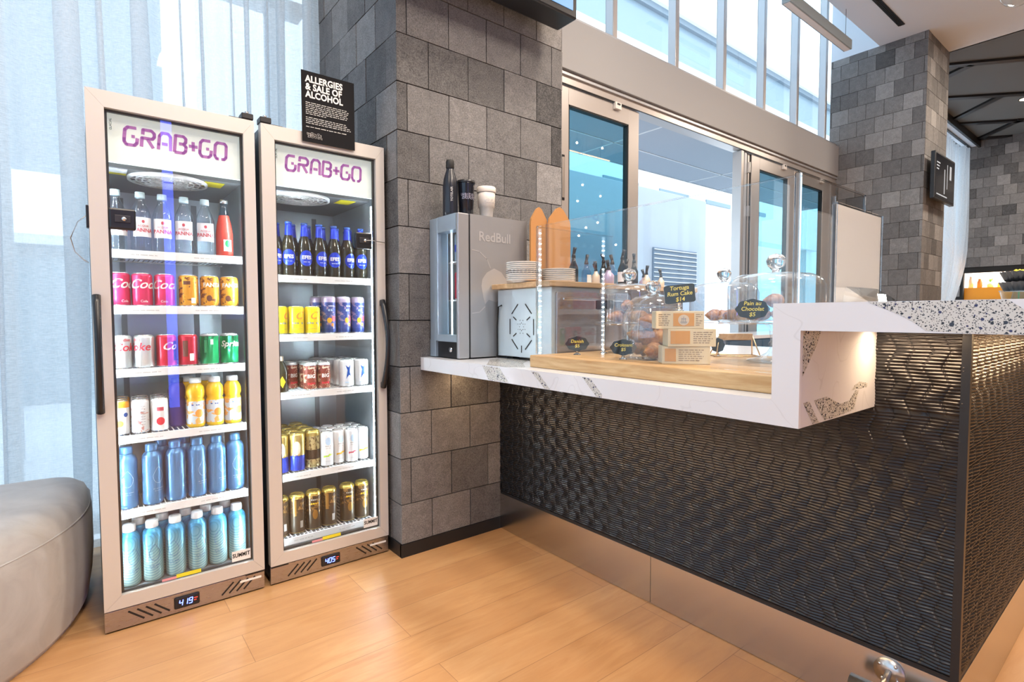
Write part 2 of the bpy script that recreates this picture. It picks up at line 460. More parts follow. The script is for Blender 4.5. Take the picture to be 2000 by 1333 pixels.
    def strokes(s, lines, w, m, M=None, t=0.0006):
        """flat ribbons in the xz plane (front at y=0, facing -y)"""
        for ln in lines:
            for (x0, z0), (x1, z1) in zip(ln, ln[1:]):
                L = math.hypot(x1 - x0, z1 - z0)
                if L < 1e-7: continue
                nx, nz = -(z1 - z0) / L * w / 2, (x1 - x0) / L * w / 2
                s.prism([(x0 - nx, z0 - nz), (x1 - nx, z1 - nz), (x1 + nx, z1 + nz), (x0 + nx, z0 + nz)], t, m, M)
            for (x, z) in ln[1:-1]:
                s.prism([(x + w / 2 * math.cos(a * PI / 4), z + w / 2 * math.sin(a * PI / 4)) for a in range(8)], t, m, M)
        return s
    def mesh(s, name):
        me = bpy.data.meshes.new(name)
        me.from_pydata(s.v, [], s.f)
        for mn in s.mats: me.materials.append(MATS[mn])
        me.polygons.foreach_set('material_index', s.m)
        me.polygons.foreach_set('use_smooth', s.sm)
        if any(s.tone):
            at = me.attributes.new('tone', 'FLOAT', 'FACE')
            at.data.foreach_set('value', s.tone)
        me.update(); return me
    def build(s, name, parent=None, loc=None, rot=None):
        o = bpy.data.objects.new(name, s.mesh(name)); COL.objects.link(o)
        if parent: o.parent = parent
        if loc: o.location = loc
        if rot: o.rotation_euler = rot
        return o

def tag(o, label=None, cat=None, group=None, kind=None):
    if label: o['label'] = label
    if cat: o['category'] = cat
    if group: o['group'] = group
    if kind: o['kind'] = kind
    return o
def empty(name, loc, label=None, cat=None, group=None, rz=0):
    o = bpy.data.objects.new(name, None); COL.objects.link(o)
    o.location = loc; o.rotation_euler = (0, 0, rz); o.empty_display_size = .05
    return tag(o, label, cat, group)
def struct(name, mb):
    return tag(mb.build(name), kind='structure')
def dup(root, loc, label=None, group=None, rz=None):
    r = root.copy(); COL.objects.link(r); r.location = loc
    if rz is not None: r.rotation_euler = (0, 0, rz)
    if label: r['label'] = label
    if group: r['group'] = group
    for ch in list(root.children):
        c = ch.copy(); COL.objects.link(c); c.parent = r
        for g in list(ch.children):
            d = g.copy(); COL.objects.link(d); d.parent = c
    return r

def text_mesh(s, size, m, bold=0.0, shear=0.0, align='CENTER', thick=0.0003, wrap=0.0, spacing=1.0, M=None, xs=1.0, name='lettering'):
    """lettering in the xz plane facing -y; wrap = radius of the can it is printed on"""
    cu = bpy.data.curves.new('lettering', 'FONT'); cu.body = s; cu.size = size; cu.shear = shear
    cu.align_x = align; cu.align_y = 'CENTER'; cu.offset = bold; cu.extrude = thick; cu.space_character = spacing
    cu.resolution_u = 3
    ob = bpy.data.objects.new('tmp', cu); COL.objects.link(ob)
    dg = bpy.context.evaluated_depsgraph_get()
    me = bpy.data.meshes.new_from_object(ob.evaluated_get(dg))
    bpy.data.objects.remove(ob); bpy.data.curves.remove(cu)
    me.name = name
    for v in me.vertices:
        x, y, z = v.co.x * xs, v.co.y, v.co.z
        if wrap:
            a = x / wrap; r = wrap + 0.0006 + z
            v.co = (r * math.sin(a), -r * math.cos(a), y)
        else: v.co = (x, -z, y)
        if M: v.co = M @ v.co
    me.materials.clear(); me.materials.append(MATS[m]); me.update()
    return me
def text_obj(name, parent, *a, **k):
    o = bpy.data.objects.new(name, text_mesh(*a, name=name, **k)); COL.objects.link(o); o.parent = parent; return o
def join_text(mb, me, m):
    b = len(mb.v)
    for v in me.vertices: mb.v.append(tuple(v.co))
    for p in me.polygons: mb.face(tuple(b + i for i in p.vertices), m)
    bpy.data.meshes.remove(me)
def T(x=0, y=0, z=0): return Matrix.Translation((x, y, z))
def Rz(a): return Matrix.Rotation(a, 4, 'Z')
def Rx(a): return Matrix.Rotation(a, 4, 'X')
def Ry(a): return Matrix.Rotation(a, 4, 'Y')

# ------------------------------------------------------------------ the setting
YW = 3.2
YP = 2.187
ZC = 4.74
XP2, XP2R = 8.56, 9.53

struct('floor', MB().box(-5.2, 16, -6.2, 3.32, -0.05, 0, 'floor_oak'))
b = MB()
b.box(-5.2, 9.53, -6.2, 2.726, ZC, ZC + .06, 'ceiling_white')
b.box(-5.2, 9.53, 2.70, 2.726, ZC + .06, 6.6, 'ceiling_white')
b.box(-5.2, 9.53, 2.70, 3.5, 6.6, 6.66, 'ceiling_white')
struct('ceiling', b)
struct('ceiling_beyond_pillar', MB().box(9.53, 16, -6.2, 3.5, 4.80, 4.86, 'ceiling_dark'))
struct('trim_1', MB().box(9.50, 9.53, -6.2, 2.726, 4.74, 4.80, 'ceiling_white'))
struct('wall_back', MB().box(-5.2, 16, -6.2, -6.1, 0, 4.86, 'interior_wall'))
b = MB().box(-5.2, -5.1, -6.1, 3.3, 0, .25, 'interior_wall').box(-5.2, -5.1, -6.1, 3.3, 4.3, 6.6, 'interior_wall').box(-5.2, -5.1, -6.1, -5.4, .25, 4.3, 'interior_wall').box(-5.2, -5.1, 2.9, 3.3, .25, 4.3, 'interior_wall')
struct('wall_left', b)
b = MB()
for y in (-5.4, -4.0, -2.6, -1.2, .2, 1.6, 2.84): b.box(-5.18, -5.12, y, y + .06, .25, 4.3, 'window_frame')
o = struct('window_4', b)
MB().box(-5.152, -5.148, -5.4, 2.9, .25, 4.3, 'dim_window_glass').build('pane', o)

def tiles(mb, o, u, nrm, L, z0, z1, off, w=0.217, h=0.2095, base=0.0325, gap=0.0045, tone=.36, holes=None):
    """rows of cut stone on a face starting at o going along u; nrm = outward normal"""
    r0 = math.floor((z0 - base) / h) - 1; r = r0
    while base + r * h < z1:
        za, zb = max(z0, base + r * h + gap / 2), min(z1, base + (r + 1) * h - gap / 2)
        if zb - za > .01:
            x = off if r % 2 == 0 else off - w / 2
            x -= math.ceil(x / w) * w
            while x < L:
                xa, xb = max(0, x + gap / 2), min(L, x + w - gap / 2)
                if xb - xa > .008:
                    if not (holes and holes(xa, xb, za, zb)):
                        t = .012 + random.uniform(0, .003)
                        p0 = Vector(o) + Vector(u) * xa; p1 = Vector(o) + Vector(u) * xb + Vector(nrm) * t
                        mb.box(p0.x, p1.x, p0.y, p1.y, za, zb, 'stone_tile', tone=min(1, max(0.02, random.gauss(tone, .15))))
                x += w
        r += 1

def pillar(name, x0, x1, y0, y1, z1, off_front, off_left, zbase=.062, tone=.36):
    mb = MB()
    mb.box(x0 + .013, x1 - .004, y0 + .013, y1, 0, z1, 'grout')
    tiles(mb, (x0, y0 + .013, 0), (1, 0, 0), (0, -1, 0), x1 - x0, zbase, z1, off_front, tone=tone)
    tiles(mb, (x0 + .013, y0 + .004, 0), (0, 1, 0), (-1, 0, 0), y1 - y0 - .004, zbase, z1, off_left, tone=tone)
    tiles(mb, (x1 - .004, y0 + .004, 0), (0, 1, 0), (1, 0, 0), y1 - y0 - .004, zbase, z1, off_left, tone=tone)
    return struct(name, mb)
pillar('pillar_beside_fridges', 1.105, 2.095, YP, 3.33, 6.6, 0.158, 0.10)
pillar('pillar_beyond_counter', XP2, XP2R, YP, 3.33, ZC, 0.12, 0.03, tone=.50)  # raised tone puts the daylight on this pillar into its stone colour
struct('baseboard_front', MB().box(1.10, 1.672, YP - .004, YP + .010, 0, .060, 'black_metal').box(1.10, 1.112, YP, 2.9, 0, .060, 'black_metal'))
struct('wall_above_pillar', MB().box(XP2, XP2 + .1, 2.726, 3.33, ZC, 6.6, 'ceiling_white'))

# far stone wall with a serving hatch
b = MB()
HY0, HY1, HZ0, HZ1 = 2.0, 3.08, 1.40, 2.008
b.box(15.083, 15.2, -6.1, HY0, 0, 4.8, 'grout').box(15.083, 15.2, HY1, 3.4, 0, 4.8, 'grout')
b.box(15.083, 15.2, HY0, HY1, 0, HZ0, 'grout').box(15.083, 15.2, HY0, HY1, HZ1, 4.8, 'grout')
tiles(b, (15.083, -1.2, 0), (0, 1, 0), (-1, 0, 0), 4.6, .06, 4.8, 0.1,
      holes=lambda a, c, z0, z1: c - 1.2 > HY0 - .05 and a - 1.2 < HY1 - .02 and z1 > HZ0 + .02 and z0 < HZ1 - .02)
struct('wall_right', b)
struct('wall_behind_hatch', MB().box(16.3, 16.35, 1.2, 3.6, .85, 2.6, 'hatch_wall'))
struct('trim_2', MB().box(15.2, 16.3, 1.2, 1.25, .9, 2.6, 'hatch_wall'))
struct('trim_3', MB().box(15.2, 16.3, 3.55, 3.6, .9, 2.6, 'hatch_wall'))
struct('ceiling_behind_hatch', MB().box(15.2, 16.3, 1.2, 3.6, 2.6, 2.65, 'hatch_wall'))
struct('floor_behind_hatch', MB().box(15.2, 16.3, 1.2, 3.6, .85, .9, 'hatch_wall'))
area_light('hatch_fill_light', (15.75, 2.5, 2.55), .6, 1.4, 110, (1, .95, .88))  # unseen light added to brighten the inside of the hatch
# ---- window wall
b = MB()
b.box(2.095, XP2, YW, YW + .32, 3.096, 3.516, 'beam_grey', bev=.004)
struct('beam_over_doors', b)
b = MB()
b.box(2.095, XP2, YW + .03, YW + .16, 2.99, 3.096, 'door_alu').box(2.095, XP2, YW + .01, YW + .03, 3.055, 3.075, 'mullion_alu').box(2.095, XP2, YW + .02, YW + .03, 2.985, 2.99, 'black_metal')
b.box(2.095, 3.06, YW + .03, YW + .12, 0, 2.99, 'door_alu').box(8.40, XP2, YW + .03, YW + .16, 0, 2.99, 'door_alu')
b.box(2.095, XP2, YW + .03, YW + .16, 0, .03, 'black_metal')
struct('door_frame', b)

def leaf(name, x0, x1, gx0, gx1, handle_x=None):
    z0, z1, gz0, gz1 = .03, 2.98, .20, 2.84
    y0, y1 = YW + .04, YW + .10
    b = MB()
    b.box(x0, gx0, y0, y1, z0, z1, 'door_alu', bev=.003).box(gx1, x1, y0, y1, z0, z1, 'door_alu', bev=.003)
    b.box(gx0, gx1, y0, y1, z0, gz0, 'door_alu').box(gx0, gx1, y0, y1, gz1, z1, 'door_alu')
    for xa, xb, za, zb in ((gx0, gx0 + .012, gz0, gz1), (gx1 - .012, gx1, gz0, gz1), (gx0, gx1, gz0, gz0 + .012), (gx0, gx1, gz1 - .012, gz1)):
        b.box(xa, xb, y0 + .004, y1 - .004, za, zb, 'rubber_black')
    o = struct(name, b)
    MB().box(gx0, gx1, y0 + .028, y0 + .032, gz0, gz1, 'door_tint_glass').build('door_glass', o)
    if handle_x:
        MB().box(handle_x - .02, handle_x + .02, y0 - .006, y0, 2.05, 2.42, 'black_plastic', bev=.002).box(handle_x - .013, handle_x + .013, y0 - .012, y0 - .004, 2.07, 2.40, 'steel', bev=.002).build('door_handle', o)
    MB().box(x1 - .36, x1 - .28, y0 - .03, y0, 2.93, 2.99, 'ceramic', bev=.004).box(x1 - .34, x1 - .30, y0 - .032, y0 - .028, 2.965, 2.98, 'black_plastic').build('door_sensor', o)
    return o
leaf('door_1', 3.062, 4.10, 3.19, 3.955, 3.12)
leaf('door_2', 6.18, 7.28, 6.37, 7.10)
leaf('door_3', 7.285, 8.39, 7.44, 8.15)
# folded leaves standing edge-on beside the opening
b = MB()
for i, x in enumerate((5.93, 6.02, 6.10)):
    b.box(x, x + .055, YW + .03 + i * .012, YW + .14, .03, 2.98, 'door_alu' if i != 1 else 'mullion_alu', bev=.003)
    b.box(x + .056, x + .088, YW + .05, YW + .12, .03, 2.98, 'rubber_black')
o = struct('door_4', b)
h = MB()
for z in (.6, 1.45, 2.25, 2.75):
    h.box(6.078, 6.10, YW + .01, YW + .04, z, z + .12, 'steel', bev=.002)
h.build('door_hinge', o)

# clerestory
mull = [(2.86, 2.98), (3.67, 3.80), (4.54, 4.73), (5.41, 5.61), (6.28, 6.50), (7.12, 7.37), (8.0, 8.24)]
b = MB()
b.box(2.095, XP2, YW + .04, YW + .20, 3.516, 3.56, 'mullion_alu')
for i, (a, c) in enumerate(mull):
    m_ = (a + c) / 2
    b.box(c - .060, c, YW + .05, YW + .14, 3.55, 6.6, 'mullion_alu', bev=.004)
    b.box(c - .052, c - .008, YW + .046, YW + .05, 3.55, 6.6, 'door_alu')
o = struct('window_1', b)
xs = [2.095] + [v for p in mull for v in (p[1] - .06, p[1])] + [XP2]
for i in range(0, len(xs), 2):
    MB().box(xs[i], xs[i + 1], YW + .13, YW + .136, 3.56, 6.6, 'clear_glass').build('pane', o)

# window behind the curtain
b = MB()
for x in (-5.1, -3.9, -2.7, -1.5, -.3, .9):
    b.box(x, x + .06, 3.40, 3.50, 0, 6.6, 'window_frame')
b.box(-5.1, 1.1, 3.40, 3.50, 0, .08, 'window_frame').box(-5.1, 1.1, 3.40, 3.50, 2.9, 2.98, 'window_frame')
o = struct('window_2', b)
MB().box(-5.1, 1.1, 3.445, 3.45, .08, 6.6, 'clear_glass').build('pane', o)
b = MB().box(XP2R, 15.2, 3.40, 3.50, 0, .08, 'window_frame')
for x in (10.6, 11.8, 13.0, 14.2): b.box(x, x + .06, 3.40, 3.50, 0, 4.8, 'window_frame')
struct('window_3', b)

# ---- curtains
def curtain(name, x0, x1, y, z0, z1, pleats, label, cat='curtain', edge=None, seed=1, amp=.05):
    """pleats: (x, width, how far the cloth doubles back) - doubled cloth reads darker against the light"""
    rnd = random.Random(seed)
    ps = []; L = x1 - x0; N = int(L / .007); rows = 18
    cols = []
    for i in range(N + 1):
        s = x0 + L * i / N; sx = 0; dy = .012 * math.sin(s * 23 + seed) + .008 * math.sin(s * 61)
        for cx, w, k in pleats:
            t = (s - cx) / w
            if -1 < t < 1:
                e = math.cos(t * PI / 2) ** 2
                sx += -k * w * math.sin(t * PI) * e
                dy += -amp * e * (1 + .5 * math.cos(t * PI * 2))
        cols.append((s, sx, dy))
    b = MB()
    for j in range(rows + 1):
        z = z0 + (z1 - z0) * j / rows
        for s, sx, dy in cols:
            g = 1 + .25 * math.sin(z * .8 + s * 5)
            X = s + sx * g + .012 * math.sin(z * 1.1 + s * 2.3); Y = y + dy * g
            if edge: X = x0 + (X - x0) * (edge(z) - x0) / L
            b.v.append((X, min(Y, y + .03), z))
    n = len(cols)
    for j in range(rows):
        for i in range(n - 1):
            q = j * n + i; b.face((q, q + 1, q + n + 1, q + n), 'curtain_sheer', True)
    return tag(b.build(name), label, cat)
curtain('sheer_curtain', -3.6, 1.14, 3.16, 0.02, 6.5, [(-0.99, 0.05, 0.9), (-0.6, 0.1, 0.8), (-0.37, 0.045, 1.0), (-0.27, 0.04, 0.9), (-0.02, 0.09, 1.0), (0.1, 0.05, 0.7), (0.255, 0.085, 1.15), (0.43, 0.03, 0.8), (0.52, 0.035, 1.0), (0.66, 0.022, 1.0), (0.735, 0.04, 1.0), (0.83, 0.022, 0.9), (0.9, 0.045, 1.1), (1.04, 0.05, 1.0), (-1.35, 0.08, 0.8), (-1.9, 0.1, 0.9), (-2.5, 0.1, 0.8), (-3.1, 0.1, 0.9)], 'sheer pale blue-white curtain hanging in loose folds behind the two drinks fridges', seed=11)
def edge(z):
    if z > 2.6: return 15.0
    return 15.0 - 3.0 * ((2.6 - z) / 2.6) ** 1.7
curtain('gathered_curtain', 10.2, 15.0, 3.18, 0.3, 4.62, [(10.4 + i * .24, .10 + .02 * math.sin(i * 3.3), .9) for i in range(20)], 'far sheer curtain drawn in towards its foot beside the dark stone wall', edge=edge, seed=5, amp=.10)

# ---- exterior
struct('outside_ground', MB().box(-30, 60, 3.52, 45, -.12, -.02, 'outdoor_ground'))
b = MB()
b.box(2.0, 46, 12.0, 13.0, -.02, 10.45, 'outdoor_white')
b.box(2.0, 46, 12.05, 13.0, 10.45, 11.75, 'outdoor_blue').box(2.0, 46, 11.9, 13, 11.75, 11.95, 'outdoor_cornice').box(2.0, 46, 11.75, 13, 11.95, 12.15, 'outdoor_white')
facade = b.build('pale_building')
tag(facade, 'pale building with a cornice seen through the high windows over the doors', 'building')
for x in (8.5, 12.5, 17, 22, 28):
    MB().box(x, x + 1.6, 11.96, 12.0, 4.4, 6.2, 'outdoor_blue').build('window', facade)
b = MB().box(2.4, 11.5, 3.56, 5.05, 3.22, 3.30, 'outdoor_soffit')
for x in (5.15, 7.6, 9.9): b.box(x, x + .02, 3.56, 5.05, 3.214, 3.222, 'outdoor_white')
for y in (4.45, 5.02): b.box(2.4, 11.5, y, y + .02, 3.214, 3.222, 'outdoor_white')
tag(b.build('canopy'), 'flat grey canopy with thin pale seams outside the open doorway', 'canopy')
b = MB().box(3.0, 20, 8.0, 8.6, 3.3, 5.2, 'outdoor_white')
for x in (8.9, 10.9, 12.9, 14.9): b.box(x, x + 1.2, 7.97, 8.0, 4.04, 4.14, 'outdoor_blue')
b.box(3.0, 3.3, 8.1, 8.5, -.02, 3.3, 'outdoor_white').box(19.2, 19.6, 8.1, 8.5, -.02, 3.3, 'outdoor_white')
tag(b.build('outdoor_beam'), 'white slotted overhead beam beyond the grey canopy', 'beam')
wb = tag(MB().box(6.8, 11.32, 7.0, 7.5, -.02, 3.72, 'partition_shaded_white', bev=.01).build('outdoor_partition'), 'plain white outdoor partition with a slatted blue-grey vent, seen through the open doorway', 'partition')
b = MB().box(9.33, 10.9, 6.96, 7.0, 1.60, 2.52, 'louvre_blue')
b.build('vent', wb)
b = MB()
for i in range(10): b.box(9.34, 10.89, 6.94, 6.962, 1.62 + i * .095, 1.638 + i * .095, 'outdoor_white')
b.build('vent_slat', wb)
# buildings and railing beyond the curtain
b = MB().box(-16, .9, 9, 10, -.02, 2.0, 'outdoor_blue').box(-16, .9, 8.9, 10, 2.0, 2.12, 'outdoor_white').box(-16, -3.2, 9, 10, 4.4, 9.5, 'outdoor_blue').box(-2.0, 1.0, 9.2, 10, 3.1, 9.5, 'outdoor_blue')
tag(b.build('distant_building'), 'hazy pale building showing faintly through the sheer curtain', 'building')
rl = MB().box(-8, 1.0, 5.5, 5.56, 1.55, 1.62, 'window_frame')
for i in range(22): rl.box(-8 + i * .4, -7.97 + i * .4, 5.51, 5.55, 0, 1.55, 'window_frame')
tag(rl.build('railing'), 'outdoor railing faint behind the sheer curtain', 'railing')

# ---- dark ceiling strips, track
def zbar(p, q, w=.055, z0=4.765, z1=4.80):
    p, q = Vector((*p, 0)), Vector((*q, 0)); d = (q - p).normalized(); n = Vector((-d.y, d.x, 0)) * w
    b = MB(); vs_ = [p - n, q - n, q + n, p + n]
    k = len(b.v)
    for z in (z0, z1):
        for v in vs_: b.v.append((v.x, v.y, z))
    for f in ((0, 3, 2, 1), (4, 5, 6, 7), (0, 1, 5, 4), (1, 2, 6, 5), (2, 3, 7, 6), (3, 0, 4, 7)): b.face(f, 'black_metal')
    return b
bars = [((9.6, 3.0), (10.9, 1.35)), ((10.72, 2.72), (10.33, 2.10)), ((11.45, 2.87), (12.9, 1.25)), ((13.15, 3.05), (12.2, 2.08)),
        ((13.2, 3.06), (14.9, 1.1)), ((14.95, 3.0), (13.95, 2.08)), ((14.6, 3.1), (15.1, 2.4))]
desc = ['nearest the pillar top', 'short slanting one meeting the nearest bar', 'second long one from the pillar', 'slanting one running down to the far curtain track',
        'third long one from the pillar', 'slanting one over the stone wall', 'last short one along the top of the stone wall']
for (p, q), d in zip(bars, desc):
    tag(zbar(p, q).build('ceiling_strip'), 'black slot strip in the dark ceiling, ' + d, 'ceiling strip', 'black strips across the dark ceiling')
b = MB().box(9.6, 15.05, 2.86, 2.90, 4.66, 4.80, 'black_metal').box(9.6, 15.05, 2.90, 3.02, 4.70, 4.80, 'ceiling_white').box(9.6, 15.05, 3.02, 3.06, 4.68, 4.80, 'black_metal').box(9.6, 15.05, 3.06, 3.14, 4.70, 4.80, 'ceiling_white')
for x in (12.4,): b.box(x, x + .18, 2.84, 3.1, 4.64, 4.70, 'black_metal')
tag(b.build('curtain_track'), 'white and black curtain track under the dark ceiling above the far curtain', 'curtain track')
o = empty('downlight', (12.75, 1.85, 4.80), 'round lit downlight in the dark ceiling', 'ceiling light')
MB().lathe([(.10, -.012), (.10, 0), (.0, 0)], m='black_metal', cap=False).build('rim', o)
MB().lathe([(.0, -.008), (.085, -.008)], m='downlight', cap=False).build('diffuser', o)

# ---- ceiling slot and linear pendant
b = MB().box(5.6, 8.16, 2.33, 2.40, ZC - .006, ZC, 'black_metal')
for i in range(3): b.box(5.6, 8.16, 2.345 + i * .016, 2.349 + i * .016, ZC - .010, ZC - .004, 'black_plastic')
tag(b.build('slot_diffuser'), 'long black slot diffuser set into the white ceiling', 'air vent')
o = empty('linear_pendant', (6.5, 2.66, 4.28), 'pale grey square-section linear pendant light in front of the high windows', 'pendant light')
MB().box(-.80, .80, -.045, .045, 0, .11, 'pendant_grey', bev=.003).build('housing', o)
MB().box(-.79, .79, -.03, .03, -.004, 0.001, 'white_paint').build('diffuser', o)
for x in (-.72, .72): MB().tube([(x, 0, .11), (x, 0, 2.31)], .0025, 'black_metal', 5).build('cable', o)

# ------------------------------------------------------------------ wall screens, bench
o = empty('wall_television', (9.02, 2.07, 2.6), 'black flat television on the front of the far stone pillar', 'television')
MB().box(-.46, .46, 0, .05, 0, .60, 'black_plastic', bev=.006).build('casing', o)
s = MB().box(-.435, .435, -.002, .0, .03, .575, 'screen_dark').build('screen', o)
for (x0, x1, z0, z1) in ((-.40, -.25, .46, .475), (-.40, -.28, .42, .435), (-.40, -.3, .38, .395), (-.05, -.02, .1, .42), (.08, .10, .18, .5), (.2, .28, .32, .5), (-.38, .1, .06, .075)):
    MB().box(x0, x1, -.0028, -.002, z0, z1, 'screen_white').build('picture', s)
MB().box(-.2, .2, .05, .13, .15, .45, 'black_metal').build('wall_bracket', o)

o = empty('hanging_television', (1.43, 1.965, 2.585), 'black-framed television high on the near stone pillar, only its bottom corner in view', 'television')
MB().box(-.56, .56, 0, .14, 0, .70, 'black_plastic', bev=.008).build('casing', o)
MB().box(-.53, .53, -.003, 0, .035, .665, 'screen_blue').build('screen', o)
MB().box(-.2, .2, .14, .222, .2, .5, 'black_metal').build('wall_bracket', o)

def bench():
    b = MB(); cx, cy, R, yb, rc = -.875, 2.70, .885, 2.95, .10
    def outline(ins):
        pts = []; r = R - ins
        for i in range(72):
            t = PI + PI * i / 71; pts.append((cx + r * math.cos(t), cy + r * math.sin(t)))
        k = rc
        for i in range(8):
            t = PI / 2 * i / 7; pts.append((cx + r - k + k * math.cos(t), yb - ins - k + k * math.sin(t)))
        for i in range(8):
            t = PI / 2 + PI / 2 * i / 7; pts.append((cx - r + k + k * math.cos(t), yb - ins - k + k * math.sin(t)))
        return pts
    prof = [(.035, 0), (.020, .03), (.006, .12), (.0, .20), (.0, .32), (.006, .37), (.022, .41), (.05, .435), (.09, .445), (.13, .448)]
    for ins, z in prof:
        for p in outline(ins): b.v.append((p[0], p[1], z))
    n = len(outline(0))
    for j in range(len(prof) - 1):
        for i in range(n):
            k = (i + 1) % n
            b.face((j * n + i, j * n + k, (j + 1) * n + k, (j + 1) * n + i), 'velvet', True)
    b.face(tuple((len(prof) - 1) * n + i for i in range(n)), 'velvet', True)
    b.face(tuple(range(n - 1, -1, -1)), 'velvet')
    o = b.build('upholstered_bench')
    tag(o, 'low grey velvet bench with rounded sides, left of the fridges by the curtain', 'bench')
    s = MB(); pts = [(p[0], p[1], .372) for p in outline(.0075)]
    s.tube(pts + [pts[0]], .003, 'velvet', 6); s.build('seam_piping', o)
bench()

# ------------------------------------------------------------------ drinks
def fine_print(b, x0, x1, z, h, m, M=None, seed=0, wrap=0.0):
    """a line of print too small to read: short marks of word length"""
    r = random.Random(seed * 77 + int(z * 10000)); x = x0
    while x < x1 - h * .8:
        w = min(r.uniform(1.2, 4.5) * h, x1 - x)
        n = max(1, int(w / (h * .62)))
        for i in range(n):
            xa = x + i * w / n
            q = [(xa, z - h * .3 * r.uniform(.6, 1)), (xa + w / n * .72, z - h * .3), (xa + w / n * .72, z + h * .3 * r.uniform(.5, 1.2)), (xa, z + h * .3)]
            k = len(b.v)
            for px_, pz in q:
                p = (wrap * math.sin(px_ / wrap), -wrap * math.cos(px_ / wrap), pz) if wrap else (px_, 0, pz)
                b.v.append(tuple(M @ Vector(p)) if M else p)
            b.face((k, k + 1, k + 2, k + 3), m)
        x += w + h * .7
# every builder returns a thing with its foot at z = 0, front facing -y
def can(kind, r, h, body, lid='can_lid', bands=None, printing=None, text=None):
    neck = .011; rl = r * .80
    bl = bands or [(0, body)]
    o = empty(kind, (0, 0, 0))
    prof = [(r * .78, 0, 'can_lid'), (r * .97, .006, bl[0][1])]
    for i, (fz, m_) in enumerate(bl):
        z = max(.008, fz * h); prof.append((r, z, m_))
    prof += [(r, h - neck, bl[-1][1]), (r * .93, h - neck * .45, bl[-1][1]), (rl, h - .002, lid)]
    MB().lathe(prof, m=body, seg=22).build('body', o)
    lm = MB().lathe([(rl, h - .003), (rl + .001, h), (rl - .002, h), (rl - .003, h - .004), (0, h - .004)], m=lid, cap=False, seg=22)
    lm.box(-.006, .006, -.012, .004, h - .004, h - .0025, lid)
    lm.build('lid', o)
    for tx in (text or []):
        me = text_mesh(tx[0], tx[1], tx[2], wrap=r, M=T(0, 0, tx[3] * h), **(tx[4] if len(tx) > 4 else {}))
        lt = bpy.data.objects.new('lettering', me); COL.objects.link(lt); lt.parent = o
    if printing: printing(o, r, h)
    return o
def patch(o, r, poly, m, name='artwork'):
    """a printed shape wrapped on the front: poly in (x along the girth, z)"""
    b = MB(); q = r + .0005
    cx = sum(p[0] for p in poly) / len(poly); cz = sum(p[1] for p in poly) / len(poly)
    b.v.append((q * math.sin(cx / q), -q * math.cos(cx / q), cz))
    for f in (.5, 1.0):
        for x, z in poly:
            x, z = cx + (x - cx) * f, cz + (z - cz) * f
            b.v.append((q * math.sin(x / q), -q * math.cos(x / q), z))
    n = len(poly)
    for i in range(n):
        j = (i + 1) % n
        b.face((0, 1 + i, 1 + j), m); b.face((1 + i, 1 + n + i, 1 + n + j, 1 + j), m)
    return b.build(name, o)
def marks(o, r, h, lines):
    for fz, hh, x0, x1, m in lines:
        b = MB(); fine_print(b, x0, x1, h * fz, hh, m, None, int(fz * 50), r + .0007)
        b.build('print_line', o)
def ell(cx, cz, rx, rz, n=14): return [(cx + rx * math.cos(2 * PI * i / n), cz + rz * math.sin(2 * PI * i / n)) for i in range(n)]
def rect(cx, cz, w, h): return [(cx - w / 2, cz - h / 2), (cx, cz - h / 2), (cx + w / 2, cz - h / 2), (cx + w / 2, cz + h / 2), (cx, cz + h / 2), (cx - w / 2, cz + h / 2)]

def water_bottle():
    o = empty('water_bottle', (0, 0, 0))
    MB().lathe([(.026, 0), (.032, .006), (.0325, .03), (.031, .04), (.0325, .05), (.0325, .135), (.028, .155), (.016, .182), (.0125, .192), (.0125, .199)], m='water_bottle_plastic', seg=22, cap=False).build('body', o)
    MB().lathe([(.0, .198), (.0150, .198), (.0155, .200), (.0150, .219), (.0, .220)], m='cap_iceblue', cap=False, seg=20).build('cap', o)
    lb = MB().lathe([(.0332, .055), (.0332, .125)], m='label_clear', cap=False, seg=14, a0=-PI / 2 - 1.0, a1=-PI / 2 + 1.0).build('label', o)
    b = MB(); join_text(b, text_mesh('ACQUA', .010, 'ink_pink', wrap=.0335, M=T(0, 0, .094)), 'ink_pink')
    join_text(b, text_mesh('PANNA', .019, 'ink_pink', wrap=.0335, M=T(0, 0, .078), bold=.0004), 'ink_pink')
    b.build('lettering', lb); patch(lb, .0335, ell(0, .110, .005, .006), 'ink_pink')
    return o
def hot_sauce():
    o = empty('red_glass_bottle', (0, 0, 0))
    MB().lathe([(.026, 0), (.031, .005), (.031, .09), (.026, .13), (.018, .165, 'syrup_glass'), (.0135, .195, 'syrup_glass'), (.0135, .212)], m='cola_syrup_red', seg=20).build('body', o)
    MB().lathe([(.0145, .212), (.0155, .214), (.0150, .226), (0, .226)], m='can_lid', seg=16).build('cap', o)
    patch(o, .0315, rect(.006, .045, .030, .045), 'white_ink', 'label'); patch(o, .0318, ell(.006, .052, .010, .014), 'ink_green', 'label_art')
    return o
